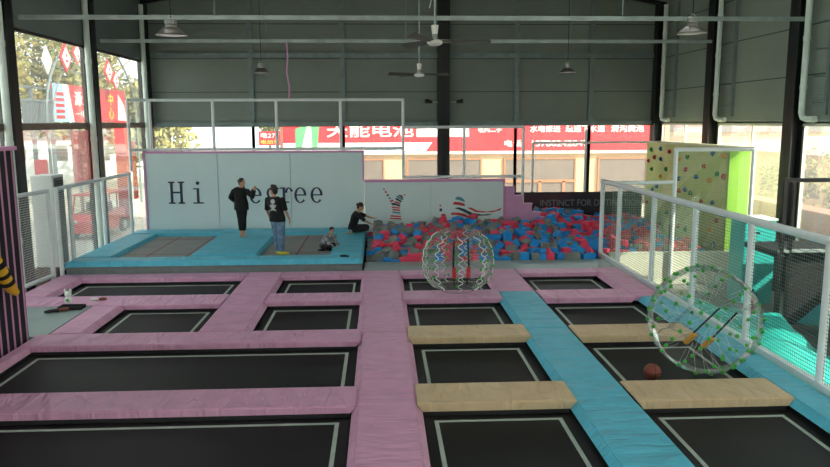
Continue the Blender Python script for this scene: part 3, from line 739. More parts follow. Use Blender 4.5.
for x, w in ((-5.72, 'white'), (-5.56, 'red and white')):
    s = MB().path([(x - .07, 14.36, .03), (x, 14.38, .035), (x + .07, 14.4, .03)], [(.025, .02), (.032, .03), (.02, .02)]).build('small_shoe', M['cab_white' if w == 'white' else 'cone_red'], smooth=True)
    tag(s, 'tiny %s child shoe on the pink mat beyond the platform' % w, 'shoe', 'child shoes on the pink mat')
s = MB().path([(-.78, 17.28, DZ + .015), (-.9, 17.3, DZ + .02), (-1.0, 17.31, DZ + .015)], [(.02, .015), (.035, .02), (.025, .015)]).build('flip_flop', M['blackmat'], smooth=True)
tag(s, 'small black object lying on the front right corner of the blue deck', 'shoe')

# ------------------------------------------------------------------ right fence etc.
FX = 5.80
rf = thing('net_fence', 'long white tube fence with grey net along the right side of the court', 'fence', (FX, 12.6, -.17))
for yy in (18.66, 17.28, 15.05, 13.0, 10.96, 8.97, 6.9): MB().tube((FX, yy, -.17), (FX, yy, 1.95), .055, n=12).build('post', M['white_paint'], rf, smooth=True)
MB().tube((FX, 18.7, 1.95), (FX, 5.6, 1.95),   .06, n=12).build('top_rail', M['white_paint'], rf, smooth=True)
MB().box(FX - .05, FX + .05, 5.6, 18.7, -.04, .06).build('bottom_rail', M['white_paint'], rf)
ymesh(MB(), FX, 5.6, 18.66, .05, 1.95).build('net', M['gnet_y'], rf)

tf = thing('climbing_net', 'tall pale tube frame with green net in front of the climbing wall', 'tube frame', (8.4, 18.06, .16))
for x, z1 in ((7.44, 2.78), (9.45, 2.78)): MB().tube((x, 18.02, -.6), (x, 18.02, z1), .055, n=12).build('post', M['white_paint'], tf, smooth=True)
MB().tube((7.4, 18.02, 2.78), (9.5, 18.02, 2.78), .055, n=12).build('rail', M['white_paint'], tf, smooth=True)
MB().tube((5.86, 18.02, 1.95), (7.42, 18.02, 1.95), .05, n=12).build('rail', M['white_paint'], tf, smooth=True)
MB().quad((7.44, 18.02, .16), (9.45, 18.02, .16), (9.45, 18.02, 2.75), (7.44, 18.02, 2.75)).build('net', M['gnet_x'], tf)
MB().quad((5.86, 18.02, .16), (7.42, 18.02, .16), (7.42, 18.02, 1.93), (5.86, 18.02, 1.93)).build('net', M['gnet_x'], tf)

pw = thing('pit_wall', 'low cream padded wall along the front right of the foam pit', 'padded wall', (7.6, 18.1, ZF))
MB().box(5.87, 7.50, 18.08, 18.2, ZF, .15, bev=.015).build('panel', M['cream'], pw)
MB().box(7.51, 9.75, 18.08, 18.2, ZF, .15, bev=.015).build('panel', M['cream'], pw)

# climbing wall
cw = thing('climbing_wall', 'faceted pale green climbing wall with coloured holds at the right of the foam pit', 'climbing wall', (9.2, 21.3, -.2))
CX = 9.0
def V3(yy, z, d): return (CX - d, yy, z)
Zt = 2.78; Zb = -.3
main = MB()
pts = {'a': V3(24.2, Zt, .0), 'b': V3(24.2, Zb, .0), 'c': V3(22.1, Zt, .20), 'd': V3(22.1, 1.9, .06), 'e': V3(22.1, .9, .24), 'f': V3(22.1, Zb, .02),
       'g': V3(20.9, Zt, .02), 'h': V3(20.3, 1.75, .36), 'i': V3(21.0, .5, .05), 'j': V3(19.9, Zb, .0), 'k': V3(18.45, Zt, 0), 'l': V3(18.45, 1.5, .0), 'm': V3(18.45, Zb, 0), 'n': V3(19.5, 1.3, .1)}
tris = ['acd', 'adb', 'dbe', 'bef', 'cgd', 'gdh', 'dhe', 'ehi', 'eif', 'fij', 'hgk', 'hkn', 'knl', 'hni', 'nij', 'nlj', 'ljm']
for k, tset in ((0, [t for i, t in enumerate(tris) if i % 2 == 0]), (1, [t for i, t in enumerate(tris) if i % 2])):
    b = MB()
    for t in tset: b.bm.faces.new([b.bm.verts.new(Vector(pts[c])) for c in t])
    b.build('facet_panel', M['climb' if k == 0 else 'climb2'], cw)
MB().box(CX + .02, CX + .55, 18.4, 18.46, Zb - .1, Zt).build('end_panel', M['lime'], cw)
MB().box(CX + .02, CX + .6, 18.46, 24.3, Zb - .1, Zt - .02).build('core', M['climb'], cw)
MB().prism([(CX - .02, 24.3, Zt), (CX - .22, 22.1, Zt), (CX - .02, 20.9, Zt), (CX - .02, 18.38, Zt), (CX + .62, 18.38, Zt), (CX + .62, 24.3, Zt)], (0, 0, .04)).build('top_edge', M['cream_top'], cw)
# holds: (px, py) measured on the crop of the wall, placed on its face
def ray(u, v): return A * ((u - 415) / f) + B * ((233.5 - v) / f) + F
facets = []
for t in tris: facets.append([Vector(pts[c]) for c in t])
from mathutils.geometry import intersect_ray_tri
hs = [(77, 67, 'h_blue'), (108, 77, 'h_red'), (43, 70, 'h_green'), (33, 110, 'h_red'), (54, 98, 'h_red'), (77, 104, 'h_blue'), (44, 140, 'h_green'), (96, 140, 'h_green'), (76, 166, 'h_yellow'), (145, 104, 'h_yellow'), (173, 98, 'h_green'), (134, 130, 'h_green'), (166, 143, 'h_red'), (142, 175, 'h_blue'), (232, 130, 'h_red'), (203, 168, 'h_blue'), (250, 180, 'h_yellow'), (264, 84, 'h_blue'), (303, 93, 'h_yellow'), (279, 158, 'h_green'), (302, 168, 'h_red'), (143, 218, 'h_red'), (163, 213, 'h_blue'), (183, 226, 'h_green'), (221, 255, 'h_red'), (262, 261, 'h_blue'), (47, 213, 'h_blue'), (62, 201, 'h_blue'), (27, 258, 'h_red'), (98, 296, 'h_green'), (74, 333, 'h_red'), (139, 345, 'h_red'), (165, 355, 'h_green'), (207, 341, 'h_red'), (277, 326, 'h_red'), (251, 358, 'h_yellow'), (267, 411, 'h_blue')]
O = Vector((0, 0, 3.5))
for u, v, m in hs:
    d = ray(640 + u / 3.59, 130 + v / 3.59)
    for tr in facets:
        h = intersect_ray_tri(tr[0], tr[1], tr[2], d, O, True)
        if h:
            nrm = (tr[1] - tr[0]).cross(tr[2] - tr[0]).normalized()
            if nrm.x > 0: nrm = -nrm
            q = nrm.to_track_quat('Z', 'Y')
            s = R.uniform(.065, .085)
            MB().path([h - nrm * .01, h + nrm * .03, h + nrm * .06, h + nrm * .085], [s, s * .95, s * .7, s * .25], n=9).ell(h + Vector((0, .02, .03)), (.05, s * .7, s * .6), u=8, v=6).build('climbing_hold', M[m], cw, smooth=True)
            break

# teal structures and black landing at far right
tb = thing('padded_block', 'tall turquoise padded block beside the climbing wall behind the net', 'padded block', (8.6, 16.2, ZF))
MB().box(8.25, 8.98, 15.9, 16.6, ZF, 1.25, bev=.03).build('block', M['teal'], tb, smooth=False)
MB().box(8.48, 8.60, 15.885, 15.9, .95, .99).build('handle', M['black'], tb)
MB().box(8.23, 9.0, 15.88, 16.62, 1.25, 1.29).build('lid', M['pipe_white'], tb)
ld = thing('stair_landing', 'black metal landing with railing in front of the right windows', 'stair landing', (9.0, 14.1, ZF))
for x in (8.05, 9.72): MB().box(x - .04, x + .04, 14.0, 14.08, ZF, 2.33).build('post', M['black'], ld)
MB().box(8.20, 8.26, 14.0, 14.08, ZF, 2.28).build('post', M['black'], ld)
MB().box(8.0, 9.76, 13.98, 14.1, 2.28, 2.36).build('hand_rail', M['black'], ld)
MB().box(8.0, 9.76, 14.0, 14.06, .86, .92).build('lower_rail', M['galv'], ld)
MB().box(8.0, 9.76, 14.1, 15.4, .74, .86).build('deck_plate', M['blackmat'], ld)
MB().box(8.35, 9.76, 14.2, 14.25, ZF, .74).build('skirt_board', M['blackmat'], ld)
fe = thing('fire_extinguisher', 'dark red cylinder standing under the black landing', 'fire extinguisher', (7.95, 14.9, ZF))
MB().lathe([(.0, 0), (.085, 0), (.09, .03), (.09, .42), (.06, .5), (.03, .52), (.0, .52)], (7.95, 14.9, ZF), n=16).build('cylinder', M['sign_red'], fe, smooth=True)
MB().tube((7.95, 14.9, ZF + .5), (7.95, 14.9, ZF + .58), .025).box(7.9, 8.02, 14.88, 14.92, ZF + .56, ZF + .6).build('valve', M['black'], fe)
MB().path([(7.98, 14.9, ZF + .56), (8.06, 14.88, ZF + .5), (8.07, 14.87, ZF + .2)], .012, n=6).build('hose', M['black'], fe, smooth=True)
# tyre-like dark ring items hanging near
# turquoise sheets heaped on the low floor
def sheet(name, x0, x1, y0, y1, zf, m, label, nx=40, ny=60):
    b = MB(); g = []
    for i in range(nx + 1):
        row = []
        for j in range(ny + 1):
            x = x0 + (x1 - x0) * i / nx; yy = y0 + (y1 - y0) * j / ny
            row.append(b.bm.verts.new((x, yy, zf(x, yy))))
        g.append(row)
    for i in range(nx):
        for j in range(ny): b.bm.faces.new((g[i][j], g[i + 1][j], g[i + 1][j + 1], g[i][j + 1]))
    ext = bmesh.ops.solidify(b.bm, geom=b.bm.faces[:], thickness=.02)
    o = b.build(name, m, smooth=True); tag(o, label, 'sheet'); return o
def zs1(x, yy):
    if x > 8.1 and yy > 13.9: return ZF + .02
    return max(ZF + .03, -.40 + .12 * math.sin(yy * 2.1 + x * 1.3) + .10 * math.sin(x * 3.1 - yy * 1.7) + .05 * math.sin(yy * 5.3 + x * 2) - .12 * (x - 6.3))
sheet('turquoise_sheet', 6.0, 7.98, 8.0, 15.6, zs1, M['teal_sheet'], 'bright turquoise sheet heaped on the low floor outside the right fence')
def zs2(x, yy):
    return max(ZF + .03, -.05 + .5 * (x - 8.4) * 0 + .16 * math.sin(yy * 1.6 + 1) + .08 * math.sin(x * 5 + yy) - .5 * abs(x - 8.9))
sheet('turquoise_sheet', 8.35, 9.7, 8.0, 13.8, zs2, M['teal_dark'], 'darker teal sheet draped beyond the bright one by the right wall')

# ------------------------------------------------------------------ foam pit
def foam_mesh(m):
    b = MB().box(-.104, .104, -.104, .104, -.104, .104, bev=.008)
    b.bm.transform(Matrix()); me = bpy.data.meshes.new('foam_cube'); b.bm.to_mesh(me); b.bm.free(); me.materials.append(m); return me
FM = {'red': foam_mesh(M['foam_red']), 'blue': foam_mesh(M['foam_blue']), 'grey': foam_mesh(M['foam_grey'])}
def heap(x, yy):
    t = (yy - 18.2) / 4.2
    h = .03 + .40 * min(max(t, 0), 1)
    h += .07 * math.sin(x * 1.7 + yy) + .05 * math.sin(yy * 2.3 - x * 2.1)
    if x > 3.6 and x < 6.4: h += .10 * math.exp(-((yy - 23) / 1.2) ** 2)
    if x > 5.8: h -= .12
    return h
cells = []
sp_ = .222
xi = -.30
while xi < 8.58:
    yi = 18.25 if xi < 5.6 else 18.40
    while yi < (22.22 if xi < 5.15 else 24.15):
        if 5.62 < xi < 5.98 and yi < 18.9: yi += sp_; continue
        jx, jy = R.uniform(-.05, .05), R.uniform(-.05, .05)
        x, yy = xi + jx, yi + jy
        if xi < -.2: x = -.30 + abs(jx)
        cells.append((x, yy))
        yi += sp_
    xi += sp_
def pick(x, yy):
    # large drifts of colour like in the photo
    a = math.sin(x * 1.1 + yy * .7) + R.uniform(-1, 1) * 1.6
    if x < 2.2: w = {'red': .30, 'blue': .24, 'grey': .46}
    elif x < 5.4: w = {'red': .23, 'blue': .49, 'grey': .28}
    else: w = {'red': .55, 'blue': .37, 'grey': .08}
    if x < .1: w = {'red': .2, 'blue': .15, 'grey': .65}
    r_ = R.random(); s = 0
    for k, v in w.items():
        s += v
        if r_ < s: return k
    return 'grey'
cells.sort(key=lambda c: c[1])
def zone(x, yy):
    if x > 5.78: return 'behind the right net fence', 'right'
    if x < 1.0: return 'on the left of the foam pit beside the blue deck', 'left'
    if x < 3.2: return 'in the middle of the foam pit behind the upright bubble ball', 'middle'
    return 'in the right half of the open foam pit', 'right half'
cnt = 0; rest = {'red': [], 'blue': [], 'grey': []}
for (x, yy) in cells:
    c = pick(x, yy); z = heap(x, yy) - .02 + R.uniform(-.09, .10)
    e = (R.uniform(-.55, .55), R.uniform(-.55, .55), R.uniform(0, 3.1)) if R.random() < .8 else (0, 0, R.uniform(0, 1.5))
    if x < -.2 or yy < 18.32: e = (R.uniform(-.12, .12), R.uniform(-.12, .12), R.uniform(-.3, .3)); z = min(z, .05)
    s = R.uniform(.93, 1.08)
    if cnt < 300 * 1 and not (x > 5.78 and yy > 19.6):
        o = bpy.data.objects.new('foam_cube', FM[c]); col.objects.link(o)
        o.location = (x, yy, z); o.rotation_euler = e; o.scale = (s, s, s)
        zt, zk = zone(x, yy)
        tag(o, '%s foam cube lying %s' % (c, zt), 'foam cube', '%s foam cubes, %s' % (c, zk))
        cnt += 1
    else: rest[c].append((x, yy, z, e, s))
b = MB(); fidx = []
proto = bmesh.new(); proto.from_mesh(FM['red']); nf = len(proto.faces); proto.free()
order = []
for ci, c in enumerate(('red', 'blue', 'grey')):
    for x, yy, z, e, s in rest[c]:
        from mathutils import Euler
        b.mesh(FM[c], Matrix.Translation((x, yy, z)) @ Euler(e).to_matrix().to_4x4() @ Matrix.Scale(s, 4)); order.append(ci)
# buried layer that keeps the heap closed
k = 0
for (x, yy) in cells:
    ci = R.choice((0, 1, 2)); c = ('red', 'blue', 'grey')[ci]
    if x < -.2 or yy < 18.35 or (x > 5.6 and yy < 18.5): continue
    b.mesh(FM[c], Matrix.Translation((x + .08 if x < 8.5 else x, yy + .07, heap(x, yy) - .21)) @ Euler((R.uniform(-.3, .3), R.uniform(-.3, .3), R.uniform(0, 1.5))).to_matrix().to_4x4()); order.append(ci)
o = b.build('foam_cubes', [M['foam_red'], M['foam_blue'], M['foam_grey']], recalc=False)
for i, pl in enumerate(o.data.polygons): pl.material_index = order[i // nf]
tag(o, 'red, blue and grey foam cubes filling the back of the pit', 'foam cubes', kind='stuff')

# ------------------------------------------------------------------ lamps and fans
def lamp(x, yy, z, s, label):
    t = thing('pendant_lamp', label, 'ceiling lamp', (x, yy, z), 'high bay lamps')
    MB().lathe([(.24 * s, 0), (.245 * s, .012), (.12 * s, .12), (.085 * s, .13), (.085 * s, .125), (.22 * s, .005)], (x, yy, z), n=28, close=True).build('reflector', M['lamp_dark'], t, smooth=True)
    b = MB().lathe([(0, .12), (.085 * s, .12), (.09 * s, .15), (.075 * s, .165), (.095 * s, .18), (.095 * s, .25), (.06 * s, .27), (0, .27)], (x, yy, z), n=20); b.build('housing', M['lamp_body'], t, smooth=True)
    MB().lathe([(0, -.008), (.1 * s, -.006), (.215 * s, .008), (.0, .012)], (x, yy, z), n=24).build('lens', M['lamp_lens'], t, smooth=True)
    MB().tube((x, yy, z + .27), (x, yy, 8.2), .008, n=6).build('cable', M['black'], t)
    MB().path([(x - .03, yy, z + .27), (x - .03, yy, z + .31), (x + .03, yy, z + .31), (x + .03, yy, z + .27)], .008, n=6).build('hook', M['galv'], t)
lamp(-3.28, 12.0, 4.86, .98, 'bell-shaped hanging lamp high at the upper left, the big near one')
lamp(5.12, 12.0, 4.9, .98, 'bell-shaped hanging lamp high at the upper right, the big near one')
lamp(-3.23, 20.5, 4.84, .95, 'small-looking far hanging lamp above the lettered board wall')
lamp(5.26, 20.5, 4.84, .95, 'small-looking far hanging lamp above the foam pit')
def fan(x, yy, z, top, angs, label, L=.62):
    t = thing('ceiling_fan', label, 'ceiling fan', (x, yy, z), 'ceiling fans')
    MB().lathe([(0, -.05), (.08, -.045), (.12, -.02), (.125, .02), (.06, .05), (0, .06)], (x, yy, z), n=24).build('motor', M['fan_white'], t, smooth=True)
    MB().tube((x, yy, z + .05), (x, yy, top), .016, n=8).build('down_rod', M['galv'], t)
    MB().lathe([(0, .13), (.045, .13), (.05, .17), (.06, .27), (.0, .28)], (x, yy, z), n=16).build('canopy', M['fan_white'], t, smooth=True)
    MB().tube((x, yy, z + .06), (x, yy, z + .13), .045, n=12).build('collar', M['lamp_body'], t)
    for a in angs:
        a = math.radians(a); d = Vector((math.cos(a), math.sin(a), 0)); w = Vector((-math.sin(a), math.cos(a), .55)).normalized()
        c = Vector((x, yy, z + .02))
        b = MB(); b.prism([c + d * .1 - w * .03, c + d * .24 - w * .06, c + d * (.24 + L) - w * .07, c + d * (.26 + L) - w * 0, c + d * (.24 + L) + w * .07, c + d * .24 + w * .05, c + d * .1 + w * .03], (0, 0, .008))
        b.build('blade', M['fan_blade'], t)
fan(.9, 12.0, 4.76, 8.6, (2, 122, 242), 'ceiling fan hanging near the central column, nearer and larger one', L=.66)
fan(.97, 18.0, 4.62, 8.8, (12, 132, 186), 'ceiling fan hanging behind the larger fan, farther one', L=.5)
# twin spot lamps on the central column
for x, d, w in ((2.03 - .02, -1, 'left'), (2.45 + .02, 1, 'right')):
    t = thing('spot_lamp', 'small black spot lamp on the %s side of the central column' % w, 'spot lamp', (x, 25.6, 4.15), 'spot lamps on the central column')
    MB().path([(x, 25.55, 4.16), (x + d * .12, 25.5, 4.18), (x + d * .24, 25.48, 4.15)], .025, n=8).build('bracket', M['galv'], t)
    MB().path([(x + d * .2, 25.47, 4.17), (x + d * .34, 25.42, 4.19), (x + d * .42, 25.40, 4.2)], [.05, .075, .08], n=12).build('lamp_head', M['black'], t, smooth=True)
# pink ribbon
o = MB().path([(-2.62, 21.3, 5.74), (-2.60, 21.3, 5.3), (-2.64, 21.3, 4.9), (-2.58, 21.32, 4.5), (-2.6, 21.32, 4.17)], [(.022, .004)] * 5, n=6, side=(1, 0, 0)).build('ribbon', M['pink_step'], smooth=True)
tag(o, 'thin pink ribbon hanging from the far galvanised bar', 'ribbon')
o = MB().path([(1.15, 12.4, 7.6), (1.05, 12.8, 6.2), (.95, 14, 5.6)], .01, n=6).build('rope', M['cordm'], smooth=True)
tag(o, 'thin pale cable hanging beside the ceiling fans', 'cable')

# ------------------------------------------------------------------ bubble balls
def bubble(loc, rot, label, strap, a=.76, h=.655, ri=.29, cols=9, seams=True):
    t = thing('bubble_ball', label, 'bubble ball', (0, 0, 0), 'clear inflatable bubble balls')
    prof = []
    for k in range(25):
        an = -PI / 2 + PI * k / 24
        rr = (a - .02) * max(0, math.cos(an)) ** .66 + .0
        prof.append((max(rr, ri + .03) if 1 else rr, h * math.sin(an)))
    prof[0] = (ri + .02, -h + .02); prof[-1] = (ri + .02, h - .02)
    b = MB(); b.lathe(prof, n=40, close=False)
    # drop the end caps so the tube stays open
    caps = [fc for fc in b.bm.faces if len(fc.verts) > 4]; bmesh.ops.delete(b.bm, geom=caps, context='FACES')
    b.build('outer_shell', M['pvc'], t, smooth=True)
    b = MB(); b.lathe([(ri + .02, -h + .02), (ri, -h + .12), (ri - .02, 0), (ri, h - .12), (ri + .02, h - .02)], n=28)
    caps = [fc for fc in b.bm.faces if len(fc.verts) > 4]; bmesh.ops.delete(b.bm, geom=caps, context='FACES')
    b.build('inner_tube', M['pvc_in'], t, smooth=True)
    for s in (-1, 1):
        b = MB()
        n_ = 36; P0 = [(math.cos(k * 2 * PI / n_) * (ri + .03), math.sin(k * 2 * PI / n_) * (ri + .03), s * (h - .015)) for k in range(n_ + 1)]
        b.path(P0, .008, n=6, caps=False); b.build('rim_ring', M['pvc'], t, smooth=True)
    def prf(z):
        an = math.asin(max(-1, min(1, z / h))); return max((a - .02) * max(0, math.cos(an)) ** .66, ri + .03)
    for c in range(cols):
        th = 2 * PI * c / cols + .15
        for j in range(6):
            z = -h * .66 + h * 1.32 * j / 5
            rr = prf(z) - .006
            d = MB().ell((rr * math.cos(th), rr * math.sin(th), z), (.030, .030, .030), u=8, v=6).build('cord_button', M['dot'], t, smooth=True)
            MB().tube((rr * math.cos(th), rr * math.sin(th), z), (ri * math.cos(th + .12), ri * math.sin(th + .12), z * .9), .0015, n=4).build('cord', M['cordm'], d)
        if seams:
            P0 = []
            for k in range(40):
                z = -h * .85 + h * 1.7 * k / 39; w = th + .10 + .075 * math.sin(k * 1.1) / max(prf(z), .3) * .7
                rr = prf(z) + .003; P0.append((rr * math.cos(w), rr * math.sin(w), z))
            MB().path(P0, .010, n=5).build('weld_seam', M['cordm'], t, smooth=True)
    for s in (-1, 1):
        MB().path([(s * .14, -.17, -.5), (s * .17, -.2, -.1), (s * .15, -.18, .45)], [(.02, .006)] * 3, side=(1, 0, 0), n=8).build('shoulder_strap', M['strap_black'], t, smooth=True)
        MB().path([(s * .15, -.21, -.34), (s * .16, -.22, -.12)], [(.045, .035)] * 2, side=(1, 0, 0), n=10).build('grip_pad', M[strap], t, smooth=True)
    t.location = loc; t.rotation_mode = 'XYZ'; t.rotation_euler = rot
    return t
b1 = bubble((1.58, 14.72, .665), (0, 0, .25), 'clear bubble ball with red grips standing upright on the pink mat', 'strap_red')
b2 = bubble((4.66, 9.98, .655), (math.radians(38), math.radians(16), .2), 'clear bubble ball with orange grips lying tilted by the right fence', 'strap_orange', a=.80, h=.69, cols=14, seams=False)

# basketball
t = thing('basketball', 'dark orange basketball resting on the trampoline below the tilted bubble ball', 'ball', (3.83, 9.72, -.15))
MB().ell((3.83, 9.72, -.15 + .122), (.122, .122, .122), u=28, v=18).build('ball_skin', M['ball'], t, smooth=True)
b = MB(); c = Vector((3.83, 9.72, -.028))
for ax in ((1, 0, 0), (0, 0, 1), (.5, .8, 0)):
    q = Vector(ax).to_track_quat('Z', 'Y')
    b.path([c + q @ Vector((.1215 * math.cos(k * PI / 14), .1215 * math.sin(k * PI / 14), 0)) for k in range(29)], .0035, n=5, caps=False)
b.build('ball_seam', M['ball_seam'], t, smooth=True)

# ------------------------------------------------------------------ people
def remeshed(b, voxel=.011, smooth=2):
    me = bpy.data.meshes.new('tmpb'); b.bm.to_mesh(me); b.bm.free()
    o = bpy.data.objects.new('tmpb', me); col.objects.link(o)
    rm = o.modifiers.new('r', 'REMESH'); rm.mode = 'VOXEL'; rm.voxel_size = voxel; rm.use_smooth_shade = True
    sm = o.modifiers.new('s', 'SMOOTH'); sm.iterations = smooth; sm.factor = .5
    bpy.context.view_layer.update()
    m2 = bpy.data.meshes.new_from_object(o.evaluated_get(bpy.context.evaluated_depsgraph_get()))
    bpy.data.objects.remove(o); bpy.data.meshes.remove(me)
    return m2
def addpart(name, b, m, t, voxel=.011, smooth=2):
    me = remeshed(b, voxel, smooth); me.name = name
    me.materials.clear(); me.materials.append(m)
    for pl in me.polygons: pl.use_smooth = True; pl.material_index = 0
    me.transform(Matrix.Translation(-rootloc(t)))
    o = bpy.data.objects.new(name, me); col.objects.link(o); o.parent = t
    return o
def hand(b, wr, d, palm_n, k=1.0, curl=.35):
    """hand with palm, four fingers and a thumb; d = pointing direction, palm_n = palm normal"""
    d = Vector(d).normalized(); pn = Vector(palm_n); pn = (pn - d * pn.dot(d)).normalized(); sd = d.cross(pn)
    wr = Vector(wr)
    b.path([wr - d * .02, wr + d * .03 * k, wr + d * .085 * k], [(.026 * k, .019 * k), (.038 * k, .018 * k), (.040 * k, .014 * k)], side=sd, n=12)
    for i, (off, ln) in enumerate(((-.030, .068), (-.010, .078), (.010, .073), (.029, .058))):
        p0 = wr + d * .075 * k + sd * off * k; q = p0; pts_ = [q - d * .015]; a = .12
        for s in range(3):
            dd = (d * math.cos(a) + pn * math.sin(a)); q = q + dd * ln * k * (.42, .33, .25)[s]; pts_.append(q.copy()); a += curl
        b.path(pts_, [.0095 * k, .0095 * k, .0088 * k, .0075 * k], n=8)
    p0 = wr + d * .025 * k - sd * .03 * k
    b.path([p0, p0 + (d * .6 - sd * .7 + pn * .2).normalized() * .035 * k, p0 + (d * .8 - sd * .6 + pn * .35).normalized() * .068 * k], [.013 * k, .011 * k, .009 * k], n=8)
def headgeo(b, c, fwd, up, k=1.0):
    fwd = Vector(fwd).normalized(); up = Vector(up); up = (up - fwd * up.dot(fwd)).normalized(); sd = fwd.cross(up)
    rot = Matrix((sd, fwd, up)).transposed().to_quaternion(); c = Vector(c)
    P = lambda x, y_, z: c + (sd * x + fwd * y_ + up * z) * k
    b.ell(P(0, -.012, .03), (.076 * k, .096 * k, .092 * k), rot)
    b.ell(P(0, .018, -.035), (.058 * k, .070 * k, .078 * k), rot)
    b.ell(P(0, .045, -.088), (.030 * k, .028 * k, .024 * k), rot)      # chin
    b.path([P(0, .082, .018), P(0, .106, -.028), P(0, .088, -.036)], [.009 * k, .014 * k, .010 * k], n=8)  # nose
    b.path([P(-.04, .074, .028), P(0, .086, .030), P(.04, .074, .028)], [.009 * k, .011 * k, .009 * k], n=8)  # brow
    for s in (-1, 1): b.ell(P(s * .078, -.008, -.008), (.010 * k, .020 * k, .032 * k), rot)
    return P, rot
def face_parts(t, P, rot, k):
    for s in (-1, 1):
        MB().ell(P(s * .030, .079, .006), (.013 * k, .007 * k, .007 * k), rot, u=10, v=6).build('eye', M['eye'], t, smooth=True)
        MB().path([P(s * .046, .078, .026), P(s * .018, .089, .030)], [.004 * k, .005 * k], n=6).build('eyebrow', M['hair'], t, smooth=True)
    MB().ell(P(0, .080, -.060), (.022 * k, .009 * k, .007 * k), rot, u=10, v=6).build('mouth', M['lip'], t, smooth=True)
def lerp(a, c, t): return Vector(a).lerp(Vector(c), t)
def arm(b, J, s, k, grow=0.0, upto=1.0):
    sh, el, wr = [Vector(J[n + s]) for n in ('sh', 'el', 'wr')]
    pts_ = [sh, lerp(sh, el, .35), lerp(sh, el, .8), el, lerp(el, wr, .3), lerp(el, wr, .7), wr]
    rr = [.052, .047, .038, .037, .037, .030, .024]
    n_ = len(pts_) if upto >= 1 else max(2, int(round(upto * 6)) + 1)
    b.path(pts_[:n_], [x * k + grow for x in rr[:n_]], n=12)
def leg(b, J, s, k, grow=0.0, upto=1.0, loose=0.0):
    hp, kn, an = [Vector(J[n + s]) for n in ('hip', 'kn', 'an')]
    pts_ = [hp, lerp(hp, kn, .4), lerp(hp, kn, .85), kn, lerp(kn, an, .3), lerp(kn, an, .75), an]
    rr = [.088, .078, .060, .056, .057, .042, .036]
    n_ = len(pts_) if upto >= 1 else max(2, int(round(upto * 6)) + 1)
    b.path(pts_[:n_], [x * k + grow + loose * i / 6 for i, x in enumerate(rr[:n_])], n=14)
def torso(b, J, side, k, grow=0.0, lo=0.0, neck=True):
    pel, wa, ch, nk = [Vector(J[n]) for n in ('pel', 'waist', 'chest', 'neck')]
    pts_ = [pel - (wa - pel) * .35, pel, wa, ch, lerp(ch, nk, .6), lerp(ch, nk, .9)]
    rr = [(.13, .10), (.165, .115), (.135, .098), (.165, .115), (.165, .092), (.08, .06)]
    g = [(a * k + grow, c * k + grow) for a, c in rr]
    st_ = 0 if lo == 0 else 1
    b.path(pts_[st_:], g[st_:], side=side, n=18)
    for s in 'LR': b.ell(J['sh' + s] - Vector((0, 0, .012)), (.050 * k + grow * .7,) * 3)
def foot(b, an, d, k=1.0, grow=0.0):
    an = Vector(an); d = Vector(d).normalized()
    b.path([an + Vector((0, 0, .02)), an - Vector((0, 0, .03 * k)) - d * .03 * k, an - Vector((0, 0, .045 * k)) + d * .02 * k], [.036 * k + grow, .036 * k + grow, .032 * k + grow], n=10)
    b.path([an - Vector((0, 0, .04 * k)) - d * .05 * k, an - Vector((0, 0, .042 * k)) + d * .06 * k, an - Vector((0, 0, .05 * k)) + d * .15 * k, an - Vector((0, 0, .055 * k)) + d * .19 * k], [(.034 * k + grow, .034 * k + grow), (.040 * k + grow, .030 * k + grow), (.044 * k + grow, .020 * k + grow), (.03 * k + grow, .012 * k + grow)], side=Vector((0, 0, 1)).cross(d), n=12)
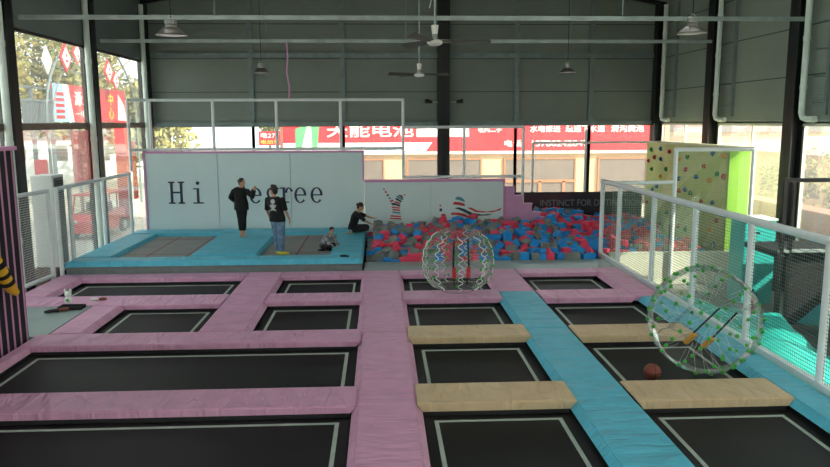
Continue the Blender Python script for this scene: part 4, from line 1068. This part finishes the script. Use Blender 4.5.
def person(label, loc, J, side, hd, fwd, up, k, dirs, shirt, sleeve, trouser, leglen, feetdir, shoes=None, sgrow=.016, tgrow=.012, tloose=0.0, hemdrop=.0, hair='bun', handn=None, curl=.35, anL=None):
    t = thing('person', label, 'person', loc)
    L0 = Vector(loc)
    J = {n_: Vector(v) + L0 for n_, v in J.items()}; hd = Vector(hd) + L0
    b = MB(); torso(b, J, side, k)
    for s in 'LR':
        arm(b, J, s, k); leg(b, J, s, k)
        hand(b, J['wr' + s], dirs[s], (handn or {}).get(s, (0, 0, -1)), k, curl); foot(b, J['an' + s], feetdir[s], k)
    b.path([lerp(J['chest'], J['neck'], .8), J['neck'], lerp(J['neck'], hd, .7)], [.062 * k, .052 * k, .05 * k], n=12)
    P, rot = headgeo(b, hd, fwd, up, k)
    addpart('body', b, M['skin'], t, voxel=.0085)
    face_parts(t, P, rot, k)
    b = MB(); torso(b, J, side, k, sgrow, lo=1)
    for s in 'LR': arm(b, J, s, k, sgrow * .9, sleeve)
    if hemdrop:
        pe = J['pel']; b.path([J['waist'], pe, pe - Vector((0, 0, hemdrop))], [(.15 * k + sgrow, .11 * k + sgrow), (.175 * k + sgrow, .125 * k + sgrow), (.18 * k + sgrow, .13 * k + sgrow)], side=side, n=18)
    addpart('shirt', b, M[shirt], t)
    b = MB(); wa, pe = J['waist'], J['pel']
    b.path([lerp(pe, wa, .4), pe, pe - (wa - pe) * .35], [(.155 * k, .112 * k), (.172 * k, .122 * k), (.14 * k, .11 * k)], side=side, n=18)
    for s in 'LR': leg(b, J, s, k, tgrow, leglen, tloose)
    addpart('trousers', b, M[trouser], t)
    if shoes:
        for s in 'LR':
            b = MB(); foot(b, J['an' + s], feetdir[s], k, .009); addpart('shoe', b, M[shoes], t)
    b = MB(); b.ell(P(0, -.024, .042), (.087 * k, .100 * k, .094 * k), rot); b.ell(P(0, -.055, -.02), (.072 * k, .062 * k, .075 * k), rot)
    if hair == 'bun': b.ell(P(0, -.125, .03), (.036 * k, .036 * k, .04 * k), rot)
    if hair == 'long': b.path([P(0, -.10, .04), P(0, -.13, -.03), P(0, -.12, -.14)], [.03 * k, .035 * k, .015 * k], n=10)
    if hair == 'short':
        for q in ((-.04, 0, .12), (0, .02, .13), (.04, -.01, .12), (0, -.06, .12)): b.ell(P(*q), (.035 * k, .04 * k, .025 * k), rot)
    o = addpart('hair', b, M['hair'], t, voxel=.009)
    # open the face: cut hair in front of the forehead plane
    bm = bmesh.new(); bm.from_mesh(o.data)
    cc = P(0, .045, 0) - L0; nn = rot @ Vector((0, 1, -.35))
    bmesh.ops.bisect_plane(bm, geom=bm.verts[:] + bm.edges[:] + bm.faces[:], plane_co=cc, plane_no=nn, clear_outer=True)
    bmesh.ops.holes_fill(bm, edges=bm.edges[:]); bm.to_mesh(o.data); bm.free()
    return t
# standing woman
person('woman in loose black top and black leggings standing barefoot on the blue deck strip', (-3.93, 20.55, .29),
       dict(pel=(0, 0, .93), waist=(-.01, 0, 1.08), chest=(-.01, 0, 1.28), neck=(.01, -.01, 1.42), shL=(.165, -.01, 1.31), elL=(.33, -.06, 1.14), wrL=(.40, -.16, 1.34),
            shR=(-.18, 0, 1.31), elR=(-.31, .06, 1.12), wrR=(-.18, .16, .98), hipL=(.075, 0, .90), knL=(.05, -.02, .49), anL=(.04, .0, .085), hipR=(-.075, 0, .90), knR=(-.04, -.02, .49), anR=(-.03, .02, .085)),
       (1, 0, 0), (.05, -.03, 1.545), (.85, -.45, -.02), (0, 0, 1), .97, {'L': (.3, -.2, .9), 'R': (.7, .1, -.5)}, 'cloth_black', 1.0, 'cloth_black', .80, {'L': (.5, -1, 0), 'R': (.2, -1, 0)},
       sgrow=.034, tgrow=.024, hemdrop=.16, hair='bun', handn={'L': (.2, -1, 0), 'R': (0, 1, 0)})
# man seen from behind
mn = person('man seen from behind in black printed T-shirt, jeans and yellow shoes on the grey mat', (-2.58, 18.22, .175),
       dict(pel=(-.02, 0, .96), waist=(-.04, 0, 1.10), chest=(-.07, 0, 1.32), neck=(-.09, .0, 1.50), shL=(-.25, .06, 1.42), elL=(-.30, .14, 1.14), wrL=(-.26, .28, .95),
            shR=(.12, -.06, 1.42), elR=(.20, -.06, 1.14), wrR=(.28, .02, .90), hipL=(-.10, .02, .92), knL=(-.06, .06, .50), anL=(-.03, .10, .10), hipR=(.07, -.02, .92), knR=(.07, -.03, .50), anR=(.06, -.06, .10)),
       (.95, -.3, 0), (-.10, .02, 1.635), (-.75, .6, -.05), (0, 0, 1), 1.04, {'L': (0, .4, -.8), 'R': (.1, .1, -1)}, 'cloth_black', .52, 'denim', 1.0, {'L': (.5, .8, 0), 'R': (.9, .2, 0)},
       shoes='shoe_yellow', sgrow=.026, tgrow=.022, tloose=.012, hemdrop=.10, hair='short', handn={'L': (1, 0, 0), 'R': (-1, 0, 0)})
# pale print on the T-shirt back
nb = Vector((-.3, -.95, 0)).normalized(); sb = Vector((.95, -.3, 0)).normalized(); pc = Vector((-2.58 - .06, 18.22, 1.30 + .175)) + nb * .150
def pr_(poly, name='shirt_print'):
    b = MB(); b.prism([pc + sb * x + Vector((0, 0, z)) for x, z in poly], -nb * .03); return b.build(name, M['print'], mn)
pr_([(.055 * math.cos(k * PI / 8), .075 + .06 * math.sin(k * PI / 8)) for k in range(16)])
pr_([(-.08, .0), (-.03, -.01), (0, .02), (.03, -.01), (.08, 0), (.07, -.06), (.03, -.09), (.08, -.16), (.03, -.15), (0, -.12), (-.03, -.15), (-.08, -.16), (-.03, -.09), (-.07, -.06)])
# seated child
person('child in patterned grey jacket and black trousers sitting on the grey mat', (-1.40, 18.95, .175),
       dict(pel=(-.16, 0, .10), waist=(-.12, -.01, .18), chest=(-.03, -.02, .31), neck=(.06, -.03, .41), shL=(.10, .10, .36), elL=(.20, .06, .22), wrL=(.24, -.06, .12),
            shR=(-.04, -.14, .35), elR=(.02, -.20, .20), wrR=(.14, -.20, .12), hipL=(-.08, .08, .09), knL=(.24, .10, .11), anL=(.16, -.16, .06), hipR=(-.14, -.08, .09), knR=(.10, -.26, .10), anR=(-.12, -.22, .06)),
       (.35, 1, 0), (.11, -.06, .515), (.45, -.85, -.15), (.15, 0, 1), .72, {'L': (.1, -.6, -.5), 'R': (.8, 0, -.3)}, 'jacket', 1.0, 'cloth_black', 1.0, {'L': (-.7, -.5, 0), 'R': (-.9, .1, 0)},
       shoes='blackmat', sgrow=.022, tgrow=.014, hair='bun')
# seated woman reaching into the cubes
person('woman in black T-shirt sitting at the edge of the foam pit reaching for cubes', (-.83, 21.2, .28),
       dict(pel=(0, 0, .14), waist=(.02, 0, .27), chest=(.08, 0, .46), neck=(.17, 0, .63), shL=(.14, .17, .55), elL=(.38, .16, .47), wrL=(.60, .12, .40),
            shR=(.15, -.17, .55), elR=(.36, -.20, .37), wrR=(.53, -.18, .28), hipL=(.04, .09, .12), knL=(.44, .12, .16), anL=(.10, .22, .07), hipR=(.04, -.09, .12), knR=(.46, -.10, .15), anR=(-.02, -.20, .07)),
       (0, 1, 0), (.24, 0, .755), (.85, -.15, -.35), (.35, 0, 1), .98, {'L': (1, 0, .1), 'R': (1, .1, -.2)}, 'cloth_black', .5, 'cloth_black', 1.0, {'L': (-1, 0, 0), 'R': (-1, -.1, 0)},
       sgrow=.024, tgrow=.02, hemdrop=.04, hair='bun', curl=.15)

# ------------------------------------------------------------------ outside
struct(MB().box(-90, 90, -30, 120, ZF - .5, ZF - .21).build('ground_outside', M['ground']), 'pale paved ground outside')
YS = 38.0
SX = lambda u: 2.6 + (u - 430) * .05355
bd = thing('shop_building', 'cream shop building with red sign board beyond the back windows', 'building', (5, YS + 1, ZF - .2))
MB().box(-5.2, 15.4, YS + .3, YS + 7, ZF - .2, 4.2).build('wall', M['sky_wall'], bd)
MB().box(-5.4, 15.6, YS - .1, YS + 7.2, 4.2, 4.4).build('roof', M['shutter'], bd)
MB().box(-5.0, 15.3, YS + .05, YS + .3, 1.82, 1.98).build('ledge', M['sign_white'], bd)
sg = MB().box(SX(288), SX(662), YS, YS + .28, 1.98, 4.0).build('sign_board', M['sign_red'], bd)
for u0, u1 in ((364, 384), (409, 480), (505, 574), (599, 646)):
    o = MB().box(SX(u0), SX(u1), YS + .22, YS + .31, ZF - .2, 1.5).build('shutter', M['shutter'], bd)
    fr = MB().box(SX(u0) - .08, SX(u0), YS + .18, YS + .3, ZF - .2, 1.58).box(SX(u1), SX(u1) + .08, YS + .18, YS + .3, ZF - .2, 1.58).box(SX(u0), SX(u1), YS + .18, YS + .3, 1.5, 1.58)
    if u0 == 505:
        fr.box(SX(u0), SX(u1), YS + .16, YS + .3, .28, .42); fr.box(SX(538), SX(541), YS + .16, YS + .3, -.7, .35); fr.box(SX(562), SX(565), YS + .16, YS + .3, -.7, .35)
    fr.build('door_frame', M['tan_frame'], o)
def sz(v): return 1.98 + (150 - v) * .0525
def stext(txt, u0, u1, v0, v1, m='sign_white'): return wall_text('lettering', txt, M[m], sg, SX(u0), SX(u1), sz(v1), sz(v0), YS - .008, .01, .012)
stext('天能电池', 330, 414, 122, 136); stext('收购二手', 477, 500, 125.5, 132)
stext('水电修送', 528, 558, 125, 132); stext('疏通下水道', 563, 602, 125, 132); stext('清沟粪池', 608, 641, 125, 132)
stext('电话', 503, 520, 139.5, 146); stext('13780242847', 530, 586, 140, 146)
b = MB()
b.prism([(SX(288), YS - .004, sz(150)), (SX(426), YS - .004, sz(150)), (SX(432), YS - .004, sz(141.5)), (SX(288), YS - .004, sz(141.5))], (0, -.01, 0))
b.prism([(SX(417), YS - .004, sz(136)), (SX(468), YS - .004, sz(136)), (SX(468), YS - .004, sz(128)), (SX(417), YS - .004, sz(128))], (0, -.01, 0)); b.build('white_patch', M['sign_white'], sg)
b = MB().prism([(SX(300), YS - .016, sz(150)), (SX(305), YS - .016, sz(150)), (SX(312), YS - .016, sz(122)), (SX(300), YS - .016, sz(128))], (0, -.01, 0)).prism([(SX(316), YS - .016, sz(149)), (SX(321), YS - .016, sz(145)), (SX(323), YS - .016, sz(125)), (SX(315), YS - .016, sz(122))], (0, -.01, 0))
b.build('green_figure', M['sign_green'], sg)
MB().prism([(SX(304), YS - .014, sz(150)), (SX(317), YS - .014, sz(149)), (SX(315), YS - .014, sz(122)), (SX(309), YS - .014, sz(122))], (0, -.01, 0)).build('pale_figure', M['sign_white'], sg)
MB().prism([(SX(346), YS - .016, sz(143)), (SX(372), YS - .016, sz(146.5)), (SX(398), YS - .016, sz(145)), (SX(396), YS - .016, sz(149)), (SX(368), YS - .016, sz(148.5))], (0, -.01, 0)).build('swoosh', M['sign_blue'], sg)

# small red sign on a post
t = thing('street_sign', 'small red sign with white figures beyond the back windows left of the shop', 'sign', (SX(278), 37, ZF - .2))
MB().box(SX(268), SX(288), 37, 37.1, 2.35, 3.05).build('sign_plate', M['sign_red'], t)
MB().box(SX(277), SX(279), 37.1, 37.2, ZF - .2, 3.0).build('sign_post', M['steel_grey'], t)
wall_text('lettering', '电277', M['sign_white'], t, SX(270), SX(287), 2.72, 2.98, 36.99)
wall_text('lettering', '电动车', M['sign_yellow'], t, SX(270), SX(287), 2.42, 2.62, 36.99)
# car outside: rounded body
def car(loc, m, label, L=4.2):
    t = thing('car', label, 'car', loc); x, yy, z = loc
    prof = [(-.5, .25), (-.5, .7), (-.44, .85), (-.30, .92), (-.18, 1.35), (.12, 1.42), (.30, .98), (.46, .85), (.5, .7), (.5, .25)]
    MB().prism([(x + a * L, yy - .8, z + h) for a, h in prof], (0, 1.6, 0)).build('car_body', m, t)
    MB().prism([(x + a * L, yy - .81, z + h) for a, h in [(-.27, .95), (-.17, 1.30), (.10, 1.36), (.25, .98)]], (0, 1.62, 0)).build('car_window', M['black'], t)
    for a in (-.32, .32):
        for q in (-.82, .72): MB().path([(x + a * L, yy + q, z + .31), (x + a * L, yy + q + .1, z + .31)], .31, n=20).build('wheel', M['tyre'], t)
    return t
car((-4.6, 34.5, ZF - .21), M['sign_blue'], 'pale blue parked car seen through the back windows behind the board wall')
# far pale buildings
def hut(x0, x1, y0, y1, h, m, label, wins=4, roofm='shutter', face='y'):
    t = thing('far_building', label, 'building', ((x0 + x1) / 2, (y0 + y1) / 2, ZF - .2))
    MB().box(x0, x1, y0, y1, ZF - .2, h).build('wall', m, t)
    MB().prism([(x0 - .3, y0 - .3, h), (x0 - .3, (y0 + y1) / 2, h + .8), (x0 - .3, y1 + .3, h)], (x1 - x0 + .6, 0, 0)).build('roof', M[roofm], t)
    for k in range(wins):
        if face == 'y':
            xx = x0 + (x1 - x0) * (k + .5) / wins; MB().box(xx - .5, xx + .5, y0 - .03, y0, h - 1.9, h - .7).build('window', M['shutter'], t)
        else:
            yy = y0 + (y1 - y0) * (k + .5) / wins; MB().box(x0 - .03, x0, yy - .5, yy + .5, h - 1.9, h - .7).build('window', M['shutter'], t)
hut(19, 26, 18, 44, 2.0, M['sky_wall'], 'low pale building with a long roof beyond the right windows', 7, 'sign_white', 'x')
hut(-36, -20, 58, 64, 2.5, M['sign_white'], 'pale far building seen through the left windows', 5)
hut(24, 40, 56, 62, 2.6, M['sky_wall'], 'pale building far beyond the right corner of the hall', 5)
lw2 = MB().box(10.7, 11.1, 8, 25.5, ZF - .2, 1.2).box(10.6, 11.25, 8, 25.5, 1.2, 1.28).build('low_wall', M['tan_frame']); tag(lw2, 'low tan coping wall just outside the right windows', 'low wall')
# trees
def tree(x, yy, h, r, m, label, n=1500, group='trees outside the windows', z0=ZF - .2, ls=.16):
    t = thing('tree', label, 'tree', (x, yy, z0), group)
    rr = random.Random(int(x * 31 + yy * 17))
    b = MB().path([(x, yy, z0), (x + .1, yy, z0 + h * .3), (x - .05, yy + .1, z0 + h * .6), (x, yy, z0 + h * .85)], [.16, .12, .08, .03], n=8)
    for k in range(7):
        a = rr.uniform(0, 2 * PI); s = z0 + h * rr.uniform(.3, .6)
        b.path([(x, yy, s), (x + math.cos(a) * r * .5, yy + math.sin(a) * r * .5, s + h * .2), (x + math.cos(a) * r * .8, yy + math.sin(a) * r * .8, s + h * .3)], [.06, .04, .015], n=6)
    b.build('trunk', M['bark'], t)
    b = MB()
    cl = [(rr.uniform(-.6, .6) * r, rr.uniform(-.6, .6) * r, rr.uniform(-.38, .38) * h * .62, rr.uniform(.35, .6) * r) for _ in range(12)]
    for k in range(n):
        cx, cy_, cz, cr = rr.choice(cl)
        v = Vector((rr.gauss(0, 1), rr.gauss(0, 1), rr.gauss(0, 1))).normalized() * cr * rr.uniform(.55, 1.05)
        p0 = Vector((x + cx, yy + cy_, z0 + h * .62 + cz)) + v
        u = Vector((rr.gauss(0, 1), rr.gauss(0, 1), rr.gauss(0, 1))).normalized(); w = u.orthogonal().normalized()
        s = ls * rr.uniform(.6, 1.3)
        b.quad(p0 - u * s, p0 + w * s * .5, p0 + u * s, p0 - w * s * .5)
    b.build('foliage', m, t, recalc=False)
TR = [(-27, 33, 8.5, 3.6, 'leaf'), (-24, 41, 8.0, 3.6, 'leaf2'), (-30, 46, 9, 4, 'leaf'), (-19.5, 50, 8, 3.8, 'leaf2'), (-12.5, 50, 7.0, 3.2, 'leaf'), (-6.0, 58, 7.0, 3.4, 'leaf2'), (-34, 27, 9, 4, 'leaf2'), (-23, 28, 6.5, 2.6, 'leaf'), (-20, 37, 6.0, 2.2, 'leaf')]
TL = ['broad hazy green tree outside the left windows, tallest in the nearer window', 'yellowing tree outside the middle left window', 'large green tree far outside the middle left window', 'yellowing tree outside near the left corner of the hall', 'green tree beyond the back windows near the left corner', 'yellowing tree beyond the back windows above the lettered boards', 'yellowing tree at the far left edge outside the first window', 'smaller green tree behind the dark outdoor fence', 'smaller green tree outside between the left and back windows']
for (x, yy, h, rr_, m), lb in zip(TR, TL): tree(x - (2.5 if x == -12.5 else 0), yy, h * (1.55 if x < -14 else 1.05), rr_ * (1.25 if x < -14 else 1), M[m], lb, n=3200, ls=.26)
tree(15.5, 27, 3.2, 1.6, M['leaf'], 'bushy tree outside the right windows behind the climbing wall', n=900, ls=.12)
tree(16, 23.5, 2.6, 1.3, M['leaf2'], 'small yellow-green bush outside the nearest right window', n=700, ls=.12)

# left outdoor scene
XO = -14.0
bb = thing('billboard', 'long red roadside billboard with Chinese lettering outside the left windows', 'billboard', (XO, 36, ZF - .2))
MB().box(XO - .1, XO, 32.3, 41.4, 3.55, 5.2).build('board', M['sign_red'], bb)
for yy in (32.4, 35, 38, 41.2): MB().box(XO - .25, XO - .12, yy, yy + .15, ZF - .2, 5.2).build('post', M['steel_grey'], bb)
MB().prism([(XO + .01, 32.3, 3.55), (XO + .01, 34.3, 3.55), (XO + .01, 33.4, 5.2), (XO + .01, 32.3, 5.2)], (.01, 0, 0)).build('pale_photo_print', M['sign_blue'], bb)
for k in range(5): MB().prism([(XO + .03, 32.5, 3.7 + k * .25), (XO + .03, 33.4, 3.7 + k * .25), (XO + .03, 33.35, 3.84 + k * .25), (XO + .03, 32.5, 3.84 + k * .25)], (.01, 0, 0)).build('print_line', M['sign_red'], bb)
MB().prism([(XO + .012, 33.9, 3.55), (XO + .012, 34.35, 3.55), (XO + .012, 33.9, 5.2), (XO + .012, 33.3, 5.2)], (.01, 0, 0)).build('white_band', M['sign_white'], bb)
side_text('lettering', '源生地', M['sign_white'], bb, 34.5, 37.2, 4.3, 4.95, XO + .02)
side_text('lettering', '一中国移', M['sign_white'], bb, 34.5, 37.0, 3.75, 4.08, XO + .02)
side_text('lettering', '中', M['sign_yellow'], bb, 38.7, 39.4, 4.4, 5.0, XO + .02)
side_text('lettering', '心', M['sign_yellow'], bb, 38.7, 39.4, 3.7, 4.3, XO + .02)
MB().prism([(XO + .012, 40.0, 3.55), (XO + .012, 41.3, 3.55), (XO + .012, 41.0, 4.4), (XO + .012, 40.2, 5.0)], (.01, 0, 0)).build('white_figure', M['sign_white'], bb)
fc = thing('steel_fence', 'dark grey steel bar fence outside behind the left window', 'fence', (XO, 30.8, ZF - .2))
for k in range(16): MB().box(XO - .05, XO, 29.6 + k * .17, 29.68 + k * .17, 3.3, 4.4).build('fence_bar', M['fence_far'], fc)
MB().box(XO - .1, XO + .02, 29.3, 32.25, 4.38, 4.46).box(XO - .1, XO + .02, 29.3, 32.25, 3.3, 3.38).box(XO - .1, XO + .02, 28.6, 32.25, 4.9, 4.97).build('fence_rail', M['fence_far'], fc)
for yy in (28.7, 30.4, 32.1): MB().box(XO - .12, XO + .02, yy, yy + .12, ZF - .2, 4.95).build('fence_post', M['fence_far'], fc)
ap = thing('archway_frame', 'thin steel arch with red diamond signs outside the left windows', 'arch', (-13.4, 35, ZF - .2))
P0 = [(-13.5, 36 + 5.5 * math.cos(k * PI / 20), 3.6 + 3.9 * math.sin(k * PI / 20)) for k in range(21)]
MB().path(P0, .05, n=6).build('arch_tube', M['steel_grey'], ap)
MB().path([(-13.6, a[1] * .86 + 5.0, a[2] * .9) for a in P0], .03, n=6).build('arch_tube', M['steel_grey'], ap)
for yy in (30.5, 41.5): MB().tube((-13.5, yy, 3.6), (-13.5, yy, ZF - .2), .06, n=8).build('leg', M['steel_grey'], ap)
MB().path([(-13.5, 30, 5.9), (-13.5, 34, 5.7), (-13.5, 40, 5.9), (-13.5, 44, 5.9)], .025, n=5).build('wire', M['fence_far'], ap)
def diamond(cyy, cz, ry, rz, x=-13.4, white=False):
    d = MB().prism([(x, cyy - ry, cz), (x, cyy, cz - rz), (x, cyy + ry, cz), (x, cyy, cz + rz)], (.05, 0, 0)).build('diamond_sign', M['sign_white' if white else 'sign_red'], ap)
    if not white:
        MB().prism([(x + .06, cyy - ry * .7, cz), (x + .06, cyy, cz - rz * .7), (x + .06, cyy + ry * .7, cz), (x + .06, cyy, cz + rz * .7)], (.02, 0, 0)).build('diamond_centre', M['sign_white'], d)
        MB().box(x + .085, x + .1, cyy - ry * .2, cyy + ry * .25, cz - rz * .3, cz - rz * .12).box(x + .085, x + .1, cyy - ry * .12, cyy + ry * .14, cz + .05, cz + rz * .3).build('diamond_mark', M['sign_red'], d)
diamond(32.4, 6.25, .6, .62); diamond(33.6, 6.55, .5, .5); diamond(30.6, 6.0, .45, .55, white=True); diamond(37.3, 6.0, .6, .6); diamond(38.2, 5.6, .5, .5)
# red pillars and posters
def pillar(x, yy, w, h, label, m='sign_red', txt=None):
    t = thing('banner_pillar', label, 'pillar', (x, yy, ZF - .2), 'red pillars outside')
    MB().box(x - w / 2, x + w / 2, yy - w / 2, yy + w / 2, ZF - .2, h).build('shaft', M[m], t)
    MB().box(x - w * .6, x + w * .6, yy - w * .6, yy + w * .6, ZF - .2, ZF + .1).build('base', M['steel_grey'], t)
    if txt: side_text('lettering', txt, M['sign_white'], t, yy - w * .35, yy + w * .35, .3, h - .3, x + w / 2 + .008)
pillar(-10.9, 31.4, .42, 3.6, 'tall red pillar outside beyond the corner fence post')
pillar(-11.8, 23.2, .38, 2.1, 'red pillar outside behind the grey-white cabinet')
pillar(-13.2, 29.0, .35, 2.1, 'red pillar outside left of the vertical poster')
# vertical poster on the glass
t = thing('poster', 'faded pink vertical poster with white Chinese characters on the left window', 'poster', (XL + .0, 20.6, 1.0))
MB().box(XL - .02, XL - .01, 19.7, 20.95, 1.82, 3.3).build('poster_sheet', M['poster'], t)
for ch, zc_ in (('校', 2.85), ('报', 2.38), ('名', 1.91)): side_text('lettering', ch, M['poster_white'], t, 20.05, 20.65, zc_, zc_ + .42, XL - .006, .002)
t = thing('poster', 'narrow red vertical poster with white marks on the last left window', 'poster', (XL, 25.0, .8))
MB().box(XL - .02, XL - .01, 24.3, 24.75, 1.0, 2.9).build('poster_sheet', M['poster_red'], t)
for k in range(8): MB().box(XL - .008, XL - .004, 24.45, 24.6, 1.1 + k * .22, 1.2 + k * .22).build('poster_mark', M['sign_white'], t)
# red three-wheeler
tk = thing('three_wheeler', 'small red three-wheeled cab parked outside the left windows', 'vehicle', (-12.2, 26.5, ZF - .2))
gx, gy, gz = -11.2, 29.2, ZF - .2
def side_prof(pts_, x0, w): return [(gx + x0, gy + a, gz + h) for a, h in pts_], (w, 0, 0)
pl, v = side_prof([(-1.35, .25), (-1.45, .62), (-1.2, .95), (-.85, 1.55), (-.75, 1.62), (1.3, 1.62), (1.3, 1.52), (.95, 1.52), (.95, .25)], -.55, 1.1)
MB().prism([(gx - .55, gy - 1.45, gz + .25), (gx - .55, gy - 1.5, gz + .7), (gx - .55, gy - 1.25, gz + .95), (gx - .55, gy + 1.4, gz + .95), (gx - .55, gy + 1.4, gz + .25)], (1.1, 0, 0)).build('lower_body', M['car_red'], tk)
MB().box(gx - .58, gx + .58, gy - 1.0, gy + 1.45, gz + 1.62, gz + 1.70, bev=.02).build('roof', M['car_red'], tk)
b = MB()
for xx in (-.52, .52):
    b.path([(gx + xx, gy - 1.22, gz + .93), (gx + xx, gy - .92, gz + 1.64)], .035, n=6)
    for q in (-.2, .6, 1.38): b.tube((gx + xx, gy + q, gz + .93), (gx + xx, gy + q, gz + 1.64), .03, n=6)
b.build('roof_pillars', M['car_red'], tk)
MB().prism([(gx - .5, gy - 1.20, gz + .95), (gx + .5, gy - 1.20, gz + .95), (gx + .5, gy - .93, gz + 1.6), (gx - .5, gy - .93, gz + 1.6)], (0, .01, 0)).build('windscreen', M['glass'], tk)
MB().box(gx - .45, gx + .45, gy - .1, gy + .3, gz + .93, gz + 1.3, bev=.03).build('seat', M['blackmat'], tk)
for xx, yy in ((0.56, -.95), (-.6, -.95), (.56, .95), (-.6, .95)):
    w = MB().path([(gx + xx - .05, gy + yy, gz + .29), (gx + xx + .09, gy + yy, gz + .29)], .29, n=22).build('wheel', M['tyre'], tk, smooth=True)
    MB().path([(gx + xx + .09, gy + yy, gz + .29), (gx + xx + .105, gy + yy, gz + .29)], .17, n=18).build('hub_cap', M['hub'], w, smooth=True)
for s in (-.3, .3): MB().ell((gx + s, gy - 1.47, gz + .68), (.09, .04, .08)).build('headlamp', M['hub'], tk, smooth=True)

# ------------------------------------------------------------------ light
w = bpy.data.worlds.new('World'); scn.world = w; w.use_nodes = True
nt = w.node_tree; bg = nt.nodes['Background']
sk = nt.nodes.new('ShaderNodeTexSky'); sk.sky_type = 'NISHITA'; sk.sun_disc = False; sk.sun_elevation = math.radians(38); sk.sun_rotation = math.radians(130)
sk.dust_density = 4; sk.air_density = 1.2
mx = nt.nodes.new('ShaderNodeMix'); mx.data_type = 'RGBA'; mx.inputs[0].default_value = .75
nt.links.new(sk.outputs[0], mx.inputs[6]); mx.inputs[7].default_value = (5.2, 5.6, 5.8, 1)
nt.links.new(mx.outputs[2], bg.inputs[0]); bg.inputs[1].default_value = .5
sd = bpy.data.lights.new('sun', 'SUN'); so = bpy.data.objects.new('sun', sd); col.objects.link(so)
sd.energy = 9.0; sd.angle = math.radians(.8); sd.color = (1, .93, .82)
so.rotation_euler = Vector((-.72, .50, -.60)).to_track_quat('-Z', 'Y').to_euler()
vs = scn.view_settings; vs.view_transform = 'Standard'; vs.look = 'None'; vs.gamma = 1; vs.exposure = 0.35
vs.use_curve_mapping = False
